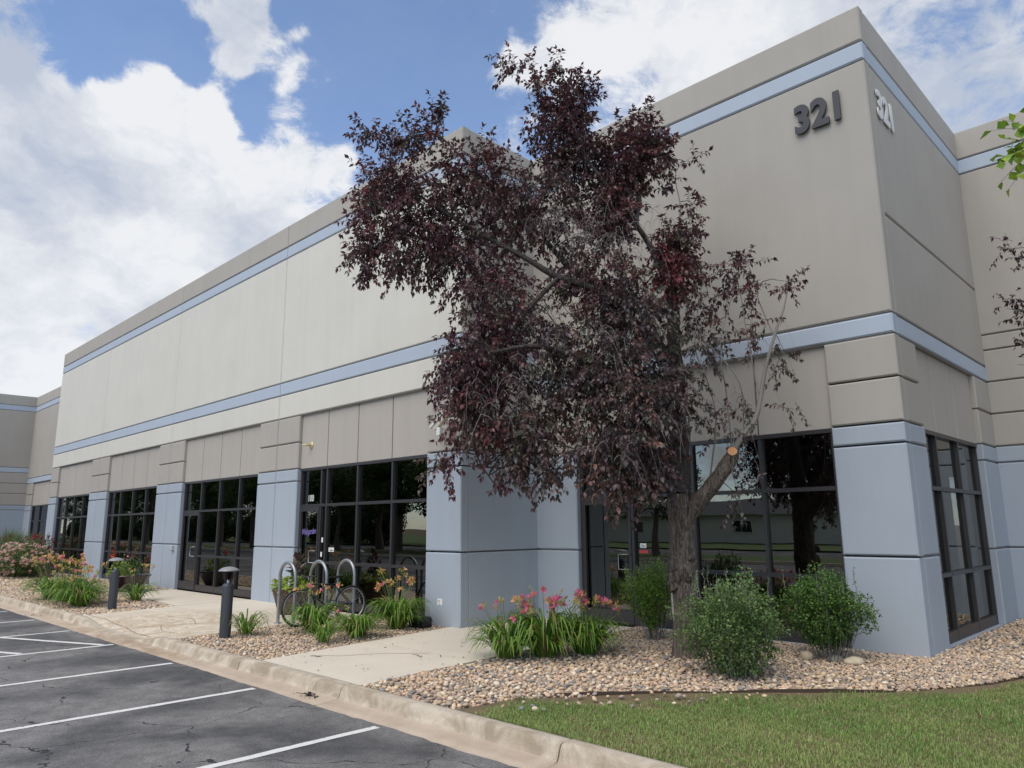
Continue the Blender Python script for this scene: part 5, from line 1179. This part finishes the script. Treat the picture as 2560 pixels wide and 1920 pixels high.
mb = MB(); mb.torus((.035, .56, .28), .075, .004, 'x', 28, 5); mb.tube([(.05, .56, .28), (.055, .45, .20)], .008, 6); mb.tube([(-.05, .56, .28), (-.055, .67, .36)], .008, 6); mb.box(.05, .13, .42, .48, .19, .205); mb.box(-.13, -.05, .64, .70, .355, .37); mb.tube([(.035, .56, .355), (.035, WB, WR_+.035)], .003, 4); mb.tube([(.035, .56, .205), (.035, WB, WR_-.035)], .003, 4); mb.build('crankset', M_STEEL, BK, True)

# ------------------------------------------------------------------ black bait box
t_ = thing('bait_box', (-10.22, 8.13, 0), 'black plastic rodent bait box on the stones at the foot of the blue corner pier', 'box', world=False, rz=rad(12))
V_, F_ = bmesh_box(-.155, .155, -.125, .125, -.01, .078, .012); mobj('box_body', [(x*(1-.10*(.075-z)), y, z) for x, y, z in V_], F_, M_BLACK, t_)
V_, F_ = bmesh_box(-.165, .165, -.135, .135, .074, .155, .012); mobj('lid', [(x*(1-2.4*max(0, z-.09)), y*(1-2.4*max(0, z-.09)), z) for x, y, z in V_], F_, M_BLACK, t_)
mb = MB(); mb.box(-.06, .03, -.04, .03, .1555, .157); mb.build('sticker', M_DECAL, t_)
mb = MB(); mb.tube([(.165, 0, .02), (.21, .0, .03), (.225, .02, .09), (.20, .05, .12)], .004, 5); mb.build('cable', M_BLACK, t_, True)

# ------------------------------------------------------------------ planters
M_GLAZE = plain('dark_plum_glaze', (.035, .014, .018), .25, 0, .6, .5)
M_BROWNG = bark('mottled_brown_glaze', (.06, .04, .035), (.20, .14, .11), .5)
def vine(t_, n, seed, c0, rx, rz_, cols, LL3, up=.3, wr=.42):
    rr = np.random.default_rng(seed); u = unit(rr.normal(0, 1, (n, 3))); q = rr.random((n, 1))**.4
    P_ = np.array(c0)+u*q*np.array([rx, rx, rz_]); D = u+rr.normal(0, .5, u.shape)+np.array([0, 0, up-.3]); Ls = rr.uniform(*LL3, n); C_ = np.array(cols)[rr.integers(0, len(cols), n)]*rr.uniform(.75, 1.25, (n, 1))
    v, f, c = leaves(P_, D, Ls, Ls*wr, C_, .25, .15, seed); o = mobj('foliage', v, f, M_LEAF, t_, False, c); o['kind'] = 'stuff'
t_ = thing('planter', (-13.62, 7.62, 0), 'mottled brown glazed planter with lime green vine behind the bicycle wheel', 'planter', world=False)
mb = MB(); mb.lathe([(.0, 0), (.24, 0), (.27, .05), (.33, .25), (.385, .44), (.41, .46), (.41, .49), (.38, .50), (.36, .46), (0, .44)], 36); mb.build('pot', M_BROWNG, t_, True)
vine(t_, 520, 1, (0, 0, .55), .45, .16, [(.30, .42, .05), (.36, .46, .07), (.20, .32, .04)], (.06, .10)); vine(t_, 90, 2, (-.42, -.05, .46), .14, .16, [(.34, .46, .06)], (.06, .10))
vine(t_, 60, 3, (.05, .05, .85), .10, .26, [(.16, .08, .09), (.24, .20, .14), (.05, .07, .05)], (.14, .22), up=1.4, wr=.2)
t_ = thing('planter', (-22.0, 7.35, 0), 'dark plum glazed bowl planter with green plants behind the left bollard light', 'planter', world=False)
mb = MB(); mb.lathe([(.0, 0), (.30, 0), (.34, .04), (.46, .22), (.53, .38), (.56, .40), (.56, .43), (.52, .44), (.50, .40), (0, .38)], 36); mb.build('bowl', M_GLAZE, t_, True)
vine(t_, 260, 4, (-.42, -.1, .50), .32, .25, [(.34, .42, .05), (.26, .36, .04)], (.07, .12)); vine(t_, 420, 5, (.18, 0, .62), .32, .26, [(.06, .13, .04), (.10, .18, .06)], (.04, .09), up=.9, wr=.25)
vine(t_, 40, 6, (.35, -.1, .9), .22, .15, [(.55, .25, .25), (.20, .20, .12)], (.03, .06)); vine(t_, 26, 7, (-.30, -.35, .98), .05, .10, [(.75, .06, .04), (.70, .12, .05)], (.05, .08), wr=.45)
mb = MB(); mb.tube([(-.25, -.3, .4), (-.28, -.33, .7), (-.30, -.35, 1.0)], .008, 6); mb.build('stem', plain('stem_green', (.10, .16, .04), .6), t_, True)

# fallen twigs and leaf litter
def litter(x, y, z, s, n, label, seed):
    rr = np.random.default_rng(seed); P_ = np.array([x, y, z+.01])+rr.normal(0, 1, (n, 3))*np.array([s, s*.5, .006]); P_[:, 2] = np.maximum(P_[:, 2], z+.004)
    Ls = rr.uniform(.03, .06, n); v, f, c = leaves(P_, rr.normal(0, 1, (n, 3))*np.array([1, 1, .5]), Ls, Ls*.3, np.tile((.035, .018, .018), (n, 1))*rr.uniform(.6, 1.4, (n, 1)), .3, .3, seed)
    o = mobj('fallen_leaves', v, f, M_PLUM, None, False, c); tag(o, label, 'leaves', kind='stuff')
litter(-7.52, 4.47, -.142, .075, 70, 'dark clump of fallen purple leaves lying in the gutter', 1)
litter(-18.7, 4.5, -.142, .20, 16, 'few dead leaves in the far gutter near the left lilies', 2)
mb = MB()
for (pts) in ([(-8.05, 6.28), (-7.95, 6.30), (-7.90, 6.24), (-7.83, 6.27), (-7.80, 6.20)], [(-8.95, 5.30), (-8.88, 5.38), (-8.82, 5.40)], [(-8.93, 5.36), (-8.86, 5.34), (-8.80, 5.36)], [(-7.72, 4.42), (-7.62, 4.46), (-7.56, 4.47)]):
    zz = .006 if pts[0][1] > 4.75 else -.134
    mb.tube([(x, y, zz+random.uniform(0, .006)) for x, y in pts], .003, 5)
o = mb.build('fallen_twig', M_TWIGD); tag(o, 'thin fallen twigs lying on the pale sidewalk and in the gutter', 'twig', kind='stuff')
rr = np.random.default_rng(77); n = 260
q = np.stack([rr.uniform(-12, -5.5, n), rr.uniform(4.8, 9.5, n), np.full(n, .004)], 1); q = np.concatenate([q[inpoly(q, [(-9.2, 4.8), (-7.0, 4.8), (-7.3, 10.3), (-9.5, 8.4)])], np.stack([rr.uniform(-6.9, -3.3, 160), rr.uniform(7, 10.2, 160), np.full(160, .02)], 1)])
Ls = rr.uniform(.012, .045, len(q)); v, f, c = leaves(q, rr.normal(0, 1, q.shape)*np.array([1, 1, .2]), Ls, Ls*.3, np.tile((.07, .04, .03), (len(q), 1))*rr.uniform(.6, 1.6, (len(q), 1)), .2, .2, 3)
o = mobj('fallen_leaves', v, f, M_PLUM, None, False, c); tag(o, 'tiny dry leaves scattered over the sidewalk and stones under the purple tree', 'leaves', kind='stuff')

# ------------------------------------------------------------------ seen through the glass
M_DESK = plain('wood_furniture', (.45, .30, .16), .5); M_SEAT = plain('pale_chair_shell', (.55, .53, .48), .5)
def chair(x, y, rz, label):
    t_ = thing('cafe_chair', (x, y, .01), label, 'chair', 'chairs inside the entrance window', world=False, rz=rz)
    mb = MB(); mb.box(-.2, .2, -.2, .2, .42, .45, 0, .01); mb.build('seat', M_SEAT, t_); mb = MB(); mb.box(-.2, .2, .18, .205, .6, .82, 0, .01); mb.build('backrest', M_SEAT, t_)
    for a in (-.17, .17):
        for b in (-.17, .19):
            mb = MB(); mb.tube([(a, b, 0), (a, b, .42 if b < 0 else .8)], .011, 6); mb.build('leg', M_BLACK, t_)
    return t_
ch0 = chair(-11.9, 10.2, .4, 'chair with pale shell inside the window, left of the two'); c1 = copy_tree(ch0); c1.location = (-11.1, 9.9, .01); c1.rotation_euler = (0, 0, -.7); c1['label'] = 'chair with pale shell inside the window, nearer the corner pier'
t_ = thing('cafe_table', (-11.5, 10.6, .01), 'dark round table between the chairs inside the window', 'table', world=False)
mb = MB(); mb.lathe([(0, .70), (.38, .70), (.38, .73), (0, .731)], 24); mb.build('table_top', M_BLACK, t_); mb = MB(); mb.lathe([(.22, 0), (.22, .02), (.03, .03), (.03, .70)], 16); mb.build('pedestal', M_BLACK, t_)
t_ = thing('reception_desk', (-8.0, 12.2, 0), 'wood trimmed desk inside the right hand entrance', 'desk')
mb = MB(); mb.box(-8.5, -7.1, 11.9, 12.5, .95, 1.02); mb.build('desk_top', M_DESK, t_); mb = MB(); mb.box(-8.45, -7.15, 12.0, 12.4, .01, .95); mb.build('desk_body', plain('navy_panel', (.03, .04, .10), .6), t_)
mb = MB(); mb.box(-8.30, -8.16, 10.85, 10.95, .01, 2.6); o = mb.build('wood_post', M_DESK); tag(o, 'narrow wooden post just inside the right hand entrance door', 'post')
def tub(x, y, z, r_, h_, label, m):
    mb = MB(); mb.lathe([(0, 0), (r_*.78, 0), (r_, h_-.04), (r_*1.06, h_-.04), (r_*1.06, h_), (r_*.95, h_), (r_*.9, h_*.8), (0, h_*.8)], 28); o = mb.build('plastic_tub', m, None, True); o.location = (x, y, z); tag(o, label, 'tub', 'pale tubs inside the right window')
M_TUB = plain('pale_tub', (.50, .47, .40), .6)
mb = MB(); mb.box(-6.1, -3.7, 10.95, 11.55, .86, .90); 
for xx in (-6.05, -4.9, -3.75): mb.box(xx, xx+.05, 11.0, 11.5, .01, .86)
o = mb.build('work_bench', plain('bench_grey', (.25, .24, .22), .6)); tag(o, 'low work bench along the inside of the right hand window', 'bench')
tub(-6.0, 11.2, .90, .17, .30, 'leftmost pale tub on the bench inside the right hand window', M_TUB); tub(-4.75, 11.25, .90, .24, .22, 'wide low pale tub on the bench beside the bushes', M_TUB); tub(-4.15, 11.2, .90, .18, .62, 'tall pale tub on the bench beside the blue corner pier', M_TUB)

# ------------------------------------------------------------------ across the parking lot (reflected in the glass)
sheet('grass_verge', [(-160, -17), (40, -17), (40, -11.25), (-160, -11.25)], -.03, paint('verge_grass', (.12, .17, .05), .3, streak=0, scale=2, grain=.5))
mb = MB(); mb.box(-160, 40, -11.25, -11.0, -.2, -.005); o = mb.build('kerb', M_KERB); o['kind'] = 'structure'
sheet('road', [(-200, -28), (60, -28), (60, -17), (-200, -17)], -.16, M_ASPH)
sheet('far_grass', [(-250, -90), (80, -90), (80, -28), (-250, -28)], -.05, paint('far_grass', (.13, .18, .06), .3, streak=0, scale=1, grain=.5))
hs = thing('ranch_house', (-34, -44, 0), 'long low white building with grey roof mirrored in the right hand window', 'building')
mb = MB(); mb.box(-62, -8, -52, -43, 0, 2.7); mb.build('wall', paint('white_siding', (.78, .76, .70), .04), hs)
mb = MB(); mb.add([(-63, -42.3, 2.6), (-7, -42.3, 2.6), (-7, -47.5, 4.1), (-63, -47.5, 4.1), (-63, -52.7, 2.6), (-7, -52.7, 2.6)], [(0, 1, 2, 3), (3, 2, 5, 4), (0, 3, 4), (1, 5, 2)]); mb.build('roof', plain('grey_shingle', (.12, .12, .125), .9), hs)
M_DKG = plain('dark_glass', (.02, .02, .025), .1)
for k in range(9):
    x = -58+k*6; mb = MB(); mb.box(x, x+1.8, -42.98, -42.9, .95, 2.1); wn_ = mb.build('window', M_WHITE, hs)
    mb = MB(); mb.box(x+.08, x+.86, -42.897, -42.88, 1.03, 2.02); mb.box(x+.94, x+1.72, -42.897, -42.88, 1.03, 2.02); mb.build('pane', M_DKG, wn_)
# big deciduous trees along the verge
def bigtree_mesh(seed, n=15000, leaf=.16, col=((.045, .085, .02), (.09, .15, .035))):
    rr = np.random.default_rng(seed); cl = rr.normal(0, 1, (46, 3)); cl = unit(cl)*rr.random((46, 1))**.45*np.array([2.9, 2.9, 2.7])+np.array([0, 0, 5.0]); cr_ = rr.uniform(.5, 1.15, 46)
    k = rr.integers(0, 46, n); u = unit(rr.normal(0, 1, (n, 3)))*rr.random((n, 1))**.35; P_ = cl[k]+u*cr_[k][:, None]*np.array([1.15, 1.15, .75]); P_[:, 2] = np.maximum(P_[:, 2], 1.4)
    t = rr.random((n, 1)); C_ = (np.array(col[0])*(1-t)+np.array(col[1])*t)*rr.uniform(.7, 1.2, (n, 1)); Ls = rr.uniform(.7, 1.3, n)*leaf
    return leaves(P_, u+rr.normal(0, .5, u.shape), Ls, Ls*.45, C_, .1, .1, seed)
TG = 'large trees across the parking lot'
def tree_at(src, x, y, s, rz, label):
    t_ = copy_tree(src) if src.get('placed') else src; src['placed'] = 1; t_.location = (x, y, -.05); t_.scale = (s, s, s*random.uniform(.95, 1.15)); t_.rotation_euler = (0, 0, rz); t_['label'] = label
    if 'placed' in t_ and t_ is not src: del t_['placed']
    return t_
SRC = []
for sd_ in (201, 202):
    t_ = thing('verge_tree', (0, 0, 0), 'leafy tree', 'tree', TG, world=False)
    v, f, c = bigtree_mesh(sd_); mobj('crown', v, f, M_LEAF, t_, False, c)
    limb('trunk', [(0, 0, -.1, .28), (.05, 0, 1.2, .22), (-.05, .1, 2.6, .18), (.1, 0, 4.2, .12), (0, .1, 6.2, .05)], M_BARK, t_, n=12, seg=4, seed=sd_)
    SRC.append(t_)
hb = thing('verge_shrub', (0, 0, 0), 'rounded dark shrub', 'shrub', 'dark shrubs across the road', world=False)
rr = np.random.default_rng(9); u = unit(rr.normal(0, 1, (9000, 3)))*rr.random((9000, 1))**.3*np.array([3.6, 2.0, 1.9])*(1+.15*np.sin(np.arange(9000)))[:, None]+np.array([0, 0, 1.7]); u[:, 2] = np.maximum(u[:, 2], 0)
v, f, c = leaves(u, rr.normal(0, 1, u.shape), np.full(9000, .22), np.full(9000, .1), np.array([(.04, .075, .02)])*rr.uniform(.6, 1.4, (9000, 1)), .1, .1, 3); mobj('foliage', v, f, M_LEAF, hb, False, c)
for i in range(18):
    q = hb if i == 0 else copy_tree(hb)
    q.location = (-66-i*6.5, -29.5-(i % 3)*.7, 0); s_ = 1+.35*math.sin(i*2.1); q.scale = (1, 1, s_+.25); q.rotation_euler = (0, 0, .2*math.sin(i)); q['label'] = 'dark shrub in the hedge across the road, mirrored in the storefront windows'
TL = 'large leafy tree across the parking lot, mirrored in the storefront windows'
spots = [(-36, -14, 1.0), (-42.5, -14.6, 1.1), (-49, -13.8, .95), (-56, -14.4, 1.15), (-63, -14, 1.0), (-71, -14.5, 1.1), (-80, -14, 1.0), (-90, -14.5, 1.15), (-101, -14, 1.0), (-114, -14.5, 1.1), (-45, -31, 1.3), (-60, -33, 1.4), (-76, -31, 1.3), (-93, -33, 1.4), (-112, -32, 1.3), (-134, -34, 1.5), (-5, -15.5, .9), (-3, -31, 1.2), (8, -14, 1.1), (-39, -20, 1.2), (-46, -23, 1.3), (-53, -20.5, 1.1), (-23.5, -14.2, .85), (-29, -15, .75), (-38.9, -15.5, 1.0), (-33.2, -15.3, .9)]
for i, (x, y, s_) in enumerate(spots): tree_at(SRC[i % 2], x, y, s_, i*1.3, TL)
for t_ in SRC:
    if 'placed' in t_: del t_['placed']
